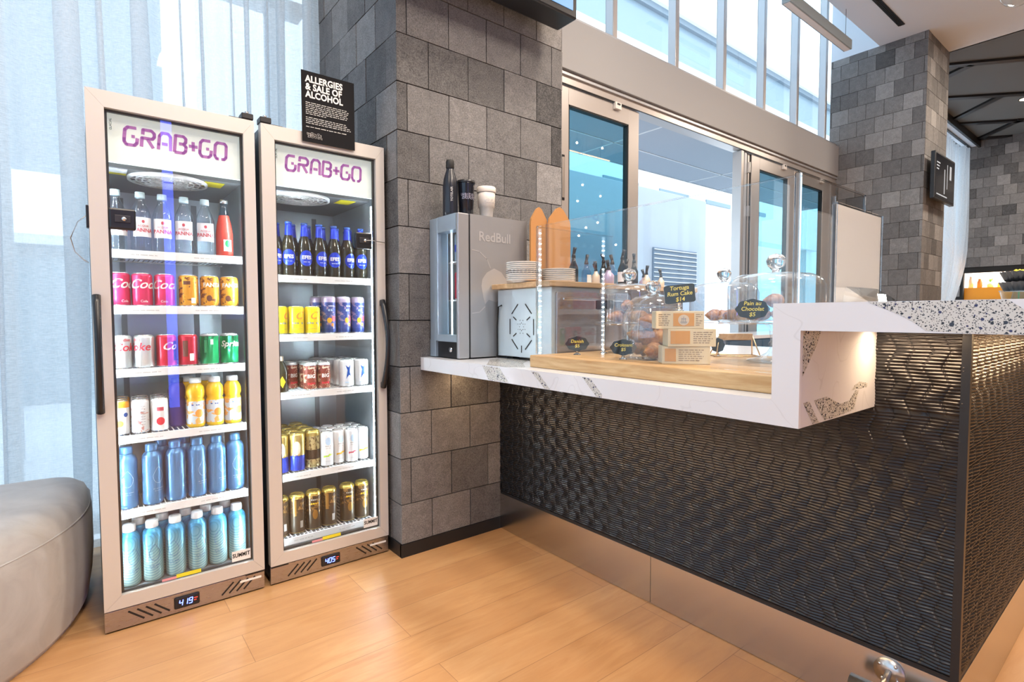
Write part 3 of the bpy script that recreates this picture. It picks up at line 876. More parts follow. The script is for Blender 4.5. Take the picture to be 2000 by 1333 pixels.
def alu_bottle(kind, body, cap, drop=True, art='ink_ltblue'):
    o = empty(kind, (0, 0, 0))
    MB().lathe([(.028, 0), (.0332, .006), (.0338, .02), (.0338, .166), (.0325, .178), (.0285, .188), (.0215, .195), (.0195, .200)], m=body, seg=24).build('body', o)
    MB().lathe([(.0, .199), (.0200, .199), (.0210, .203), (.0205, .222), (.0185, .226), (0, .227)], m=cap, cap=False, seg=22).build('cap', o)
    b = MB()
    pts = [(.018 * math.sin(t) * (1 - .55 * max(0, math.cos(t))), .11 + .030 * math.cos(t)) for t in [2 * PI * i / 20 for i in range(21)]]
    q = .0344
    for (x0, z0), (x1, z1) in zip(pts, pts[1:]):
        b.tube([(q * math.sin(x0 / q), -q * math.cos(x0 / q), z0), (q * math.sin(x1 / q), -q * math.cos(x1 / q), z1)], .0005, art, 4)
    fine_print(b, -.018, .018, .060, .004, art, None, 3, .0343)
    fine_print(b, -.014, .014, .052, .003, art, None, 4, .0343)
    b.build('artwork', o)
    return o
def juice_bottle(juice='juice_orange', label='juice_label', text=True):
    o = empty('juice_bottle', (0, 0, 0))
    MB().lathe([(.026, 0), (.031, .006), (.031, .012), (.031, .105), (.026, .112), (.031, .122), (.0325, .138), (.029, .155), (.020, .168), (.018, .172)], m=juice, seg=22).build('body', o)
    MB().lathe([(0, .171), (.0205, .171), (.0210, .175), (.0205, .190), (0, .191)], m='cap_white' if text else 'black_plastic', cap=False, seg=20).build('cap', o)
    lb = MB().lathe([(.0316, .014), (.0316, .102)], m=label, cap=False, seg=22).build('label', o)
    if text:
        patch(lb, .0318, ell(.012, .055, .014, .016), 'ink_orange', 'label_art'); fp = MB(); fine_print(fp, -.014, .016, .088, .008, 'ink_blue', None, 5, .0321); fp.build('lettering', lb)
    return o
def beer_bottle():
    o = empty('beer_bottle', (0, 0, 0))
    MB().lathe([(.024, 0), (.0295, .005), (.0300, .02), (.0300, .125), (.026, .145), (.0165, .175, 'beer_label_blue'), (.0135, .212, 'beer_label_blue'), (.0130, .226)], m='beer_brown', seg=20).build('body', o)
    MB().lathe([(.0135, .224), (.0150, .227), (.0140, .2335), (0, .234)], m='ink_blue', seg=16).build('cap', o)
    lb = patch(o, .0303, ell(0, .080, .030, .034, 18), 'beer_label_blue', 'label')
    b = MB(); join_text(b, text_mesh('EFES', .021, 'white_ink', wrap=.0308, M=T(0, 0, .083), bold=.0006), 'white_ink')
    fine_print(b, -.014, .014, .064, .004, 'white_ink', None, 6, .0312)
    b.build('lettering', lb)
    return o

script = dict(shear=.45, bold=.0006)
bold = dict(bold=.0008)
proto = {}
def P(key, fn):
    if key not in proto: proto[key] = [fn(), False]
    return key
R1, H1 = .0331, .1222      # standard can
R2, H2 = .0290, .1340      # sleek can
R3, H3 = .0331, .1680      # tall can
P('water', water_bottle); P('sauce', hot_sauce)
P('cola', lambda: can('soda_can', R1, H1, 'can_pinkred', text=[('Coca', .046, 'white_ink', .66, script), ('Cola', .012, 'white_ink', .16)]))
P('orange', lambda: can('soda_can', R1, H1, 'can_orange_print', text=[('FANTA', .021, 'white_ink', .70, bold)], printing=lambda o, r, h: (patch(o, r, ell(.006, h * .38, .013, .014), 'can_orange'), patch(o, r, ell(-.012, h * .28, .010, .012), 'ink_brown'))))
P('orange_back', lambda: can('soda_can', R1, H1, 'can_orange_print', printing=lambda o, r, h: (patch(o, r, rect(.012, h * .2, .016, .02), 'white_ink'), patch(o, r, rect(-.01, h * .75, .024, .014), 'ink_brown'))))
P('diet', lambda: can('soda_can', R1, H1, 'can_silver', text=[('Coke', .040, 'ink_red', .64, dict(shear=.2, bold=.0006)), ('diet', .016, 'ink_red', .86)]))
P('red_text', lambda: can('soda_can', R1, H1, 'can_red', text=[('Co', .040, 'white_ink', .64, script)], printing=lambda o, r, h: (patch(o, r, rect(.022, h * .5, .016, h * .6), 'black_ink'),)))
P('red_facts', lambda: can('soda_can', R1, H1, 'can_red', printing=lambda o, r, h: (patch(o, r, rect(-.013, h * .55, .018, h * .5), 'ink_brown'), patch(o, r, rect(.009, h * .28, .015, .028), 'white_ink'))))
P('sprite_facts', lambda: can('soda_can', R1, H1, 'can_green', bands=[(0, 'can_green'), (.93, 'can_silver')], printing=lambda o, r, h: (patch(o, r, rect(.004, h * .74, .010, .020), 'white_ink'), patch(o, r, rect(-.018, h * .6, .012, h * .4), 'ink_green'))))
P('sprite', lambda: can('soda_can', R1, H1, 'can_green', bands=[(0, 'can_green'), (.93, 'can_silver')], text=[('Sprite', .032, 'white_ink', .66, dict(shear=.25, bold=.0006))]))
P('seltzer', lambda: can('sparkling_water_can', .0285, .1255, 'can_white', bands=[(0, 'can_white'), (.8, 'can_orange')], printing=lambda o, r, h: (patch(o, r, ell(-.006, h * .35, .012, .012), 'ink_orange'), patch(o, r, ell(.014, h * .6, .008, .008), 'ink_blue'))))
P('seltzer_facts', lambda: can('sparkling_water_can', .0285, .1255, 'can_white_print', printing=lambda o, r, h: (marks(o, r, h, [(.80 - i * .075, .0035, -.016, .018, 'grey_ink') for i in range(8)]),)))
P('seltzer_apple', lambda: can('sparkling_water_can', .0285, .1255, 'can_white', printing=lambda o, r, h: (patch(o, r, ell(.002, h * .32, .014, .015), 'ink_red'), patch(o, r, rect(.002, h * .68, .022, .014), 'ink_pink'))))
P('juice', juice_bottle); P('juice_dark', lambda: juice_bottle('juice_purple', 'juice_purple', False))
P('bluebot', lambda: alu_bottle('aluminium_bottle', 'alu_blue', 'alu_blue'))
P('teal', lambda: alu_bottle('aluminium_bottle', 'bottle_teal', 'cap_white', art='ink_blue'))
P('beer', beer_bottle)
P('yellow', lambda: can('soda_can', R1, H1, 'can_yellow', text=[('C', .045, 'ink_orange', .66, script)], printing=lambda o, r, h: (marks(o, r, h, [(.40, .013, -.026, .026, 'grey_ink'), (.20, .003, -.02, .02, 'grey_ink')]),)))
P('navy', lambda: can('tall_beer_can', R2 + .002, H3, 'can_navy_print', bands=[(0, 'can_navy'), (.14, 'can_navy_print'), (.84, 'can_lilac')], printing=lambda o, r, h: (marks(o, r, h, [(.74, .009, -.014, .014, 'white_ink'), (.63, .016, -.016, .016, 'ink_ltblue')]), patch(o, r, rect(.034, h * .45, .008, h * .4), 'can_white'), patch(o, r, ell(-.010, h * .36, .011, .012), 'ink_amber'), patch(o, r, ell(.010, h * .40, .011, .013), 'ink_pink'), patch(o, r, ell(.004, h * .24, .007, .008), 'ink_orange'))))
P('dark_bottle', lambda: (lambda o: (MB().lathe([(.028, 0), (.033, .005), (.033, .085), (.027, .11), (.013, .135), (.0125, .150)], m='beer_brown', seg=20).build('body', o), MB().lathe([(.014, .118), (.0145, .152), (0, .154)], m='can_cream', seg=16).build('foil', o), patch(o, .0333, [(0, .02), (.014, .045), (0, .070), (-.014, .045)], 'ink_amber', 'label'), o)[-1])(empty('squat_glass_bottle', (0, 0, 0))))
P('brown', lambda: can('beer_can', .0285, .1215, 'can_brown_print', bands=[(0, 'can_brown_print'), (.88, 'can_silver')], text=[('BIG', .022, 'white_ink', .50, bold)], printing=lambda o, r, h: (patch(o, r, rect(0, h * .80, .03, .008), 'can_cream'), patch(o, r, rect(0, h * .24, .034, .010), 'ink_red'))))
P('white', lambda: can('beer_can', R1, H1 + .003, 'can_white', bands=[(0, 'can_white')], printing=lambda o, r, h: (patch(o, r, [(-.010, h * .3), (-.004, h * .62), (-.012, h * .8), (.002, h * .72), (.010, h * .84), (.006, h * .55), (.013, h * .4), (.003, h * .45)], 'ink_blue'), patch(o, r, rect(0, h * .18, .03, .005), 'ink_ltblue'))))
P('goldblue', lambda: can('tall_beer_can', R3, H3, 'can_gold', 'gold_lid', bands=[(0, 'can_blue'), (.42, 'can_gold')], printing=lambda o, r, h: (patch(o, r, ell(0, h * .62, .016, .03), 'can_cream'), patch(o, r, [(-.02, h * .30), (.02, h * .30), (.02, h * .44), (.01, h * .38), (0, h * .45), (-.012, h * .38), (-.02, h * .46)], 'can_blue'))))
P('goldblack', lambda: can('tall_beer_can', R3, H3, 'can_gold_print', 'gold_lid', bands=[(0, 'can_gold_print'), (.25, 'can_black'), (.5, 'can_gold_print'), (.86, 'can_gold')]))
def claw(col):
    return lambda: can('slim_seltzer_can', R2, .155, 'can_white', bands=[(0, 'can_white')], printing=lambda o, r, h: (marks(o, r, h, [(.60, .006, -.014, .014, 'grey_ink'), (.54, .004, -.012, .012, 'grey_ink'), (.16, .003, -.012, .012, 'grey_ink')]), patch(o, r, [(-.022, h * .27), (0, h * .29), (.022, h * .32), (.022, h * .38), (.004, h * .37), (-.022, h * .33)], col), patch(o, r, ell(0, h * .74, .013, .018), 'ink_ltblue')))
P('lime', claw('ink_lime')); P('mango', claw('ink_amber')); P('cherry', claw('ink_pink'))
P('stout', lambda: can('tall_beer_can', R3, H3 + .004, 'can_darkgold_print', 'gold_lid', bands=[(0, 'can_gold'), (.05, 'can_black'), (.45, 'can_darkgold_print'), (.90, 'gold_lid')], printing=lambda o, r, h: (marks(o, r, h, [(.80, .010, -.018, .018, 'pale_ink'), (.70, .012, -.018, .018, 'ink_amber'), (.60, .010, -.018, .018, 'can_darkgold')]), patch(o, r, ell(0, h * .42, .012, .022), 'can_darkgold'),)))
P('stout_code', lambda: can('tall_beer_can', R3, H3 + .004, 'can_black', 'gold_lid', bands=[(0, 'can_gold'), (.05, 'can_black'), (.55, 'can_darkgold_print'), (.90, 'gold_lid')], printing=lambda o, r, h: (patch(o, r, rect(.012, h * .25, .013, .03), 'pale_ink'), patch(o, r, rect(-.016, h * .68, .014, .07), 'can_darkgold'))))

SHORT = {'water': 'clear plastic water bottle with a pale cap', 'sauce': 'red-filled glass bottle with a clear neck', 'cola': 'pinkish red cola can with white script',
         'orange': 'orange soda can with white letters and fruit', 'orange_back': 'orange soda can turned to its patterned back', 'diet': 'silver diet cola can with red letters',
         'red_text': 'red cola can with white script and dark panel', 'red_facts': 'red cola can turned to its barcode side', 'sprite_facts': 'green soda can turned to its fine print',
         'sprite': 'green soda can with white slanting letters', 'seltzer': 'white slim can with orange fruit', 'seltzer_facts': 'white slim can covered in fine print', 'seltzer_apple': 'white slim can with a red fruit',
         'juice': 'orange juice bottle with a white cap', 'juice_dark': 'dark purple juice bottle with a black cap', 'bluebot': 'blue aluminium bottle with a drop outline', 'teal': 'teal palm-patterned aluminium bottle with a white cap',
         'beer': 'brown beer bottle with a bright blue label', 'yellow': 'bright yellow can', 'navy': 'tall navy can with fruit artwork', 'dark_bottle': 'squat dark bottle with a cream foil neck',
         'brown': 'small brown and cream beer can', 'white': 'white can with a dark blue emblem', 'goldblue': 'tall gold can with a blue foot', 'goldblack': 'tall gold and black patterned can',
         'lime': 'slim white can with a lime green stripe', 'mango': 'slim white can with an amber stripe', 'cherry': 'slim white can with a pink stripe',
         'stout': 'tall dark gold-topped can with an amber emblem', 'stout_code': 'tall dark gold-topped can turned to its barcode'}
def put(key, x, y, z, where, group, rz=0.0):
    root, used = proto[key]
    label = SHORT[key] + ', ' + where
    if not used:
        root.location = (x, y, z); root.rotation_euler = (0, 0, rz); tag(root, label, None, group); proto[key][1] = True; o = root
    else:
        o = dup(root, (x, y, z), label, group, rz)
    o['category'] = 'bottle' if 'bottle' in root.name else 'can'
    return o

# ------------------------------------------------------------------ the two fridges
YF = 2.282
GL = {  # stroke letters on a 1-high cell; slots cut across the strokes as on the sign
 'G': [[(.72, 1), (.22, 1), (.06, .84), (.0, .30), (.0, .16), (.12, 0), (.58, 0), (.72, .14), (.76, .44)], [(.42, .5), (.62, .5)]],
 'R': [[(.0, 0), (.05, .52), (.42, .52)], [(.10, .72), (.13, 1), (.62, 1), (.78, .86), (.78, .66), (.66, .52), (.42, .52)], [(.36, .50), (.70, 0)]],
 'A': [[(.0, 0), (.03, .30), (.10, .80), (.26, 1), (.62, 1), (.76, .84), (.74, 0)], [(.22, .36), (.58, .36)]],
 'B': [[(.0, 0), (.10, 1), (.60, 1), (.74, .88), (.72, .66), (.60, .54), (.30, .54)], [(.60, .52), (.74, .40), (.70, .12), (.56, 0), (.0, 0)]],
 '+': [[(-.06, .5), (.50, .5)], [(.22, .22), (.22, .78)]],
 'O': [[(.60, 1), (.20, 1), (.06, .84), (.0, .18), (.12, .0), (.28, 0)], [(.44, 0), (.62, 0), (.76, .14), (.80, .86), (.70, 1), (.60, 1)]],
}
def grab_go(parent, x0, z0, h, width, y):
    b = MB(); x = 0; adv = {'G': .98, 'R': 1.0, 'A': .98, 'B': .98, '+': .64, 'O': .9}; tot = sum(adv[c] for c in 'GRAB+GO')
    sx = width / tot; cur = 0
    for ch in 'GRAB+GO':
        b.strokes([[(x0 + (cur + px_) * sx, z0 + pz * h) for px_, pz in ln] for ln in GL[ch]], .175 * h, 'grab_purple', M=T(0, y, 0), t=.0012)
        cur += adv[ch]
    return b.build('sign_lettering', parent)

def digits(mb, s, x, z, h, m, M):
    seg = {'4': 'fgbc', '1': 'bc', '9': 'abcdfg', '0': 'abcdef', '5': 'afgcd', '.': ''}
    w = h * .5; P_ = {'a': ((0, h), (w, h)), 'b': ((w, h), (w, h / 2)), 'c': ((w, h / 2), (w, 0)), 'd': ((0, 0), (w, 0)), 'e': ((0, 0), (0, h / 2)), 'f': ((0, h / 2), (0, h)), 'g': ((0, h / 2), (w, h / 2))}
    for ch in s:
        for k in seg[ch]:
            (a, c), (d, e) = P_[k]; mb.strokes([[(x + a + c * .15, z + c), (x + d + e * .15, z + e)]], h * .13, m, M)
        x += w * 1.55

def fridge(x0, x1, zs, reading, hinge_right, label, handle_x, lock_x, cooler_x):
    w = x1 - x0
    o = empty('display_fridge', (x0, YF, 0), label, 'fridge')
    D = .58
    gx0, gx1, gz0, gz1 = .050, w - .040, .128, 1.800
    # shell
    b = MB()
    b.box(.004, .022, .045, D, .02, 1.845, 'cabinet_black').box(w - .022, w - .004, .045, D, .02, 1.845, 'cabinet_black')
    b.box(.022, w - .022, D - .02, D, .02, 1.845, 'cabinet_black').box(.022, w - .022, .045, D, 1.80, 1.845, 'cabinet_black').box(.022, w - .022, .045, D, .02, .10, 'cabinet_black')
    b.box(.03, .07, .05, .09, 0, .02, 'rubber_black').box(w - .07, w - .03, .05, .09, 0, .02, 'rubber_black').box(.03, .07, D - .09, D - .05, 0, .02, 'rubber_black').box(w - .07, w - .03, D - .09, D - .05, 0, .02, 'rubber_black')
    b.build('cabinet', o)
    b = MB()
    b.box(.022, .032, .05, D - .03, .10, 1.80, 'liner').box(w - .032, w - .022, .05, D - .03, .10, 1.80, 'liner').box(.032, w - .032, D - .03, D - .02, .10, 1.80, 'liner')
    b.box(.032, w - .032, .05, D - .03, .10, .108, 'liner_dark').box(.032, w - .032, .09, D - .03, 1.625, 1.80, 'liner_dark')
    b.box(w * .72, w * .72 + .022, D - .034, D - .030, .11, 1.60, 'liner_dark').box(w * .2, w * .2 + .02, D - .034, D - .030, .11, 1.60, 'liner_dark')
    b.build('liner', o)
    # door
    b = MB()
    for poly in ([(0, .081), (w, .081), (gx1, gz0), (gx0, gz0)], [(w, .081), (w, 1.855), (gx1, gz1), (gx1, gz0)], [(w, 1.855), (0, 1.855), (gx0, gz1), (gx1, gz1)], [(0, 1.855), (0, .081), (gx0, gz0), (gx0, gz1)]):
        cx = sum(p[0] for p in poly) / 4; cz = sum(p[1] for p in poly) / 4
        b.prism([(cx + (px_ - cx) * .9985, cz + (pz - cz) * .9997) for px_, pz in poly], .038, 'fridge_alu')
    d = b.build('door', o)
    b = MB()
    for a in ((.002, .03, .04, .046, .085, 1.85), (w - .03, w - .002, .04, .046, .085, 1.85)): b.box(*a, 'rubber_black')
    for xa, xb, za, zb in ((gx0, gx0 + .008, gz0, gz1), (gx1 - .008, gx1, gz0, gz1), (gx0, gx1, gz0, gz0 + .008), (gx0, gx1, gz1 - .008, gz1)): b.box(xa, xb, .019, .030, za, zb, 'black_metal')
    b.build('gasket', d)
    MB().box(gx0, gx1, .014, .018, gz0, gz1, 'clear_glass').build('door_glass', d)
    # bow handle
    n = 14; pts = []; rs = []
    for i in range(n + 1):
        t = i / n; bow = math.sin(PI * t)
        pts.append((handle_x, -.008 - .052 * bow, .775 + .395 * t)); rs.append(.0125 - .002 * bow)
    MB().tube(pts, .012, 'black_plastic', 10, rs=rs).box(handle_x - .012, handle_x + .012, -.015, 0, .772, .80, 'black_plastic', bev=.004).box(handle_x - .012, handle_x + .012, -.015, 0, 1.145, 1.173, 'black_plastic', bev=.004).build('handle', d)
    # stuck-on lock
    b = MB().box(lock_x - .038, lock_x + .038, -.006, .013, 1.396, 1.468, 'black_plastic', bev=.006)
    b.box(lock_x - .022, lock_x + .022, -.009, -.005, 1.420, 1.444, 'cabinet_black', bev=.001)
    b.build('lock', d)
    MB().lathe([(.0, .0), (.007, .0), (.007, .004), (0, .004)], m='chrome', seg=16, cap=False, M=T(lock_x + .004, -.009, 1.432) @ Rx(PI / 2)).build('lock_cylinder', d)
    side = -1 if lock_x < w / 2 else 1
    ex = 0 if side < 0 else w
    MB().tube([(lock_x + side * .0, -.010, 1.432), (lock_x + side * .03, -.020, 1.434), (ex, -.008, 1.430)] if side > 0 else
              [(-.004, .02, 1.44), (-.030, .025, 1.415), (-.050, .03, 1.36), (-.040, .03, 1.315), (-.018, .03, 1.29), (-.004, .03, 1.28)], .0016, 'steel', 6).build('tether_wire', d)
    if side < 0:
        MB().box(-.008, 0, .004, .034, 1.395, 1.47, 'black_plastic', bev=.002).build('wire_anchor', d)
    hx = w if hinge_right else 0; sg = -1 if hinge_right else 1
    MB().box(hx + sg * .002, hx + sg * .07, .004, .03, .072, .080, 'black_metal').build('lower_hinge', o)
    b = MB().box(hx + sg * .002, hx + sg * .085, .012, .034, 1.855, 1.861, 'black_metal').box(hx + sg * .0, hx + sg * .042, .006, .06, 1.861, 1.883, 'black_metal', bev=.003)
    b.lathe([(.007, 1.883), (.007, 1.892), (0, 1.893)], hx + sg * .021, .022, 12, 'steel')
    b.build('hinge', o)
    b = MB().box(gx1 - .075, gx1 - .008, .0125, .0138, gz0 + .010, gz0 + .050, 'white_ink')
    st = b.build('summit_sticker', d)
    text_obj('lettering', st, 'SUMMIT', .0215, 'black_ink', bold=.0006, M=T(gx1 - .0415, .0122, gz0 + .032), xs=.78, spacing=1.06)
    b = MB().box(gx0 + .12, gx0 + .165, .0125, .0138, gz0 + .004, gz0 + .013, 'pink_label').box(gx0 + .165, gx0 + .245, .0125, .0138, gz0 + .005, gz0 + .018, 'yellow_label')
    b.build('warning_sticker', d)
    # lit header
    hd = MB().box(gx0 - .012, gx1 + .012, .046, .058, 1.632, 1.815, 'header_cream').build('header_sign', o)
    grab_go(hd, gx0 + .055, 1.700, .060, .325 * (w / .516), .0445)
    text_obj('small_print', hd, 'GLACIAL', .010, 'black_ink', M=T(gx0 + .018, .0455, 1.76) @ Ry(-PI / 2))
    # ceiling fan grille
    fg = MB(); cx, cy, z = cooler_x, .20, 1.618
    for r in (.125, .105, .085, .065, .045, .025):
        ring = [(cx + r * math.cos(2 * PI * i / 30), cy + r * math.sin(2 * PI * i / 30), z) for i in range(31)]
        fg.tube(ring, .0030, 'shelf_white', 5)
    for i in range(16):
        a = 2 * PI * i / 16; fg.tube([(cx + .02 * math.cos(a), cy + .02 * math.sin(a), z), (cx + .125 * math.cos(a), cy + .125 * math.sin(a), z)], .0022, 'shelf_white', 4)
    fg.lathe([(.132, z + .007), (.132, z - .003), (.124, z - .004)], cx, cy, 30, 'shelf_white', cap=False)
    fg.build('fan_grille', o)
    MB().box(w - .155, w - .085, .12, .21, 1.6235, 1.6247, 'yellow_label').box(.045, .115, .10, .17, 1.6235, 1.6247, 'label_clear').box(.045, .115, .17, .20, 1.6235, 1.6247, 'yellow_label').build('inner_label', o)
    # led strips at the front corners, facing in
    for sx, nm in ((.034, 1), (w - .034, -1)):
        b = MB().box(sx - nm * .002, sx + nm * .004, .052, .070, .14, 1.60, 'led_cool')
        for i in range(48): b.box(sx + nm * .004, sx + nm * .0055, .056, .063, .16 + i * .030, .167 + i * .030, 'led_dot')
        b.build('led_strip', o)
    # shelves
    for z in zs:
        s = MB().box(.036, w - .036, .074, .080, z - .030, z, 'shelf_white', bev=.001)
        for i in range(26): 
            xx = .045 + i * (w - .09) / 25; s.tube([(xx, .078, z - .005), (xx, D - .04, z - .005)], .0022, 'shelf_white', 5)
        for yy in (.12, .30, .48): s.tube([(.036, yy, z - .010), (w - .036, yy, z - .010)], .003, 'shelf_white', 5)
        s = s.build('shelf', o)
        t = MB()
        for cxx in (.30, .68):
            fine_print(t, w * cxx - .040, w * cxx + .040, z - .016, .0055, 'pale_ink', T(0, .0736, 0), int(cxx * 10) + int(z * 10))
        t.build('price_strip', s)
    # steel plinth
    k = MB().box(0, w, .006, .020, .006, .076, 'grille_steel', bev=.001).build('plinth', o)
    for i in range(4):
        for x_, lean in ((w * .13 + i * .025 * (w / .5), -1 if hinge_right else 1), (w * .70 + i * .025 * (w / .5), 1 if hinge_right else -1)):
            ln = [(x_, .022), (x_ + .042, .062)] if lean > 0 else [(x_, .062), (x_ + .046, .022)]
            MB().strokes([ln], .006, 'black_ink', M=T(0, .0052, 0), t=.0008).build('vent_slot', k)
    cx = w * .475
    dsp = MB().box(cx - .041, cx + .041, -.001, .008, .020, .064, 'black_plastic', bev=.005).build('display', o)
    b = MB(); digits(b, reading, cx - .026, .032, .020, 'display_blue', T(0, -.0018, 0)); b.box(cx + .022, cx + .034, -.0018, -.001, .046, .049, 'display_red'); b.box(cx + .022, cx + .030, -.0018, -.001, .038, .041, 'display_red')
    b.build('digits', dsp)
    MB().box(w - .09, w - .012, .0045, .006, .050, .058, 'paper').build('plinth_label', k)
    return o
X1, X2, X3, X4 = .0292, .545, .5686, 1.0853
Z1 = [1.337, 1.138, .912, .672, .400]
Z2 = [1.272, 1.023, .778, .427, .152]
fridge(X1, X2, Z1, '419', True, 'left silver-framed glass-door drinks fridge with water bottles on its top shelf', .011, .090, .25)
fridge(X3, X4, Z2, '405', False, 'right silver-framed glass-door drinks fridge with blue-labelled beer bottles on its top shelf', .497, .415, .20)

ORD = ['first', 'second', 'third', 'fourth', 'fifth', 'sixth', 'seventh', 'eighth']
def row(keys, xs, y, z, shelf, group, rzs=None, pos=None):
    n = len(xs)
    for i, (k, x) in enumerate(zip(keys, xs)):
        w = (ORD[i] + ' from left, ' + shelf) if pos is None else pos % ORD[i]
        put(k, x, y, z - .0024, w, group, (rzs[i] if rzs else random.uniform(-.12, .12)) )
g = 'water and sauce bottles on the top shelf of the left fridge'
row(['water'] * 5 + ['sauce'], [.106, .180, .248, .318, .388, .455], 2.41, Z1[0], 'top shelf, left fridge', g, [.5, .15, -.1, -.2, -.1, 0])
g = 'cans on the second shelf of the left fridge'
row(['cola', 'cola', 'cola', 'orange_back', 'orange', 'orange'], [.109, .177, .247, .325, .397, .466], 2.405, Z1[1], 'second shelf, left fridge', g, [.45, .1, -.15, 0, .15, .05])
g = 'cans on the third shelf of the left fridge'
row(['diet', 'diet', 'red_text', 'red_facts', 'sprite_facts', 'sprite'], [.108, .177, .247, .317, .390, .461], 2.405, Z1[2], 'third shelf, left fridge', g, [.5, -.8, .2, 0, 0, 0])
g = 'slim cans on the fourth shelf of the left fridge'
for j, dep in enumerate(('at the front', 'one row behind', 'two rows behind')):
    for i, (k, x) in enumerate(zip(('seltzer', 'seltzer_facts', 'seltzer_apple'), (.098, .158, .218))):
        put(k, x + j * .004, 2.402 + j * .062, Z1[3] - .0024, ['left', 'middle', 'right'][i] + ' column, ' + dep + ', fourth shelf, left fridge', g, random.uniform(-.1, .1))
put('juice_dark', .285, 2.47, Z1[3] - .0024, 'between slim cans and orange juice', None)
g = 'orange juice bottles on the fourth shelf of the left fridge'
for i, x in enumerate((.338, .404, .468)):
    put('juice', x, 2.405, Z1[3] - .0024, ['left', 'middle', 'right'][i] + ' one, front row, left fridge', g, random.uniform(-.2, .2))
for i, x in enumerate((.320, .388)):
    put('juice', x, 2.481, Z1[3] - .0024, ['left', 'right'][i] + ' one, back row, left fridge', g, 0)
g = 'blue aluminium bottles on the fifth shelf of the left fridge'
row(['bluebot'] * 6, [.112, .190, .265, .337, .405, .472], 2.41, Z1[4], 'fifth shelf, left fridge', g, [0, .5, 1.5, .5, .6, .1])
for i, x in enumerate((.225, .305)):
    put('bluebot', x, 2.482, Z1[4] - .0024, ['left', 'right'][i] + ' one, back row, left fridge', g, 2.0)
g = 'teal palm-patterned bottles on the floor of the left fridge'
row(['teal'] * 6, [.113, .183, .257, .331, .402, .472], 2.41, .108 + .0024, 'left fridge floor, front row', g, [.3, .1, -.3, .2, 0, .4])
for i, x in enumerate((.145, .222, .300, .372, .442)):
    put('teal', x, 2.475, .108, ORD[i] + ' from left, back row, left fridge', g, 1.0)

g = 'blue-labelled beer bottles on the top shelf of the right fridge'
row(['beer'] * 7, [.641, .702, .768, .832, .897, .958, 1.022], 2.41, Z2[0], 'front row, right fridge', g, [.3, -.3, 0, .2, -.2, .3, -.1])
for j in (1, 2):
    for i, x in enumerate((.668, .736, .802, .868, .930, .992)):
        put('beer', x + (j - 1) * .012, 2.41 + j * .062, Z2[0] - .0024, ORD[i] + ' from left, ' + ['second', 'third'][j - 1] + ' row, right fridge', g, random.uniform(-1, 1))
g = 'bright yellow cans on the second shelf of the right fridge'
row(['yellow'] * 3, [.655, .724, .793], 2.405, Z2[1], 'front row, right fridge', g, [.6, 0, -.2])
for i, x in enumerate((.668, .738)):
    put('yellow', x, 2.475, Z2[1] - .0024, ['left', 'right'][i] + ' one of the row behind, right fridge', g, 0)
g = 'tall navy cans on the second shelf of the right fridge'
row(['navy'] * 3, [.872, .940, 1.008], 2.42, Z2[1], 'x', g, [.1, .5, .2], pos='%s from left, second shelf, right fridge')
for i, x in enumerate((.843, .906, .972)):
    put('navy', x, 2.486, Z2[1] - .0024, ['left', 'middle', 'right'][i] + ' one of the back row, right fridge', g, 0)
put('dark_bottle', .655, 2.41, Z2[2] - .0024, 'left end, third shelf, right fridge', None)
g = 'brown and cream beer cans on the third shelf of the right fridge'
for j, dep in enumerate(('at the front', 'one row back', 'two rows back')):
    for i, x in enumerate((.730, .790, .850)):
        if j == 0 and i == 0: continue
        put('brown', x - .012 + j * .003, 2.402 + j * .061 + (0.02 if i == 0 else 0), Z2[2] - .0024, ['left', 'middle', 'right'][i] + ' column, ' + dep + ', right fridge', g, random.uniform(-.3, .3))
g = 'white cans on the third shelf of the right fridge'
for j, dep in enumerate(('at the front', 'one row back', 'two rows back', 'at the very back')):
    for i, x in enumerate((.945, 1.016)):
        put('white', x - .004 * j, 2.408 + j * .069, Z2[2] - .0024, ['left', 'right'][i] + ' column, ' + dep + ', right fridge', g, random.uniform(-.2, .2))
for j, dep in ((1, 'second'), (2, 'third'), (3, 'last')):
    put('white', .876 + 0.002, 2.42 + j * .069, Z2[2] - .0024, 'inner column beside the brown cans, ' + dep + ' row', g, 0) if j == 3 else None
g = 'tall gold cans on the fourth shelf of the right fridge'
for j, dep in enumerate(('at the front', 'one row back', 'two rows back', 'three rows back')):
    for i, x in enumerate((.648, .718, .788)):
        put('goldblack' if (i == 2 or j > 1) else 'goldblue', x - .003 * j, 2.41 + j * .0685 + (.012 if i == 2 else 0), Z2[3] - .0024, ['left', 'middle', 'right'][i] + ' column, ' + dep + ', right fridge', g, random.uniform(-.3, .3))
g = 'slim white striped cans on the fourth shelf of the right fridge'
for j, dep in enumerate(('at the front', 'one row back', 'two rows back')):
    for i, (x, k) in enumerate(zip((.846, .904, .962, 1.020), ('lime', 'mango', 'cherry', 'mango'))):
        put(k, x - .003 * j, 2.405 + j * .0605 + (.015 if i % 2 else 0), Z2[3] - .0024, ORD[i] + ' column from left, ' + dep, g, random.uniform(-.2, .2))
g = 'tall dark gold-topped cans on the bottom shelf of the right fridge'
row(['stout_code', 'stout_code', 'stout', 'stout_code', 'stout', 'stout'], [.645, .714, .785, .855, .940, 1.011], 2.412, Z2[4], 'bottom shelf, right fridge', g)

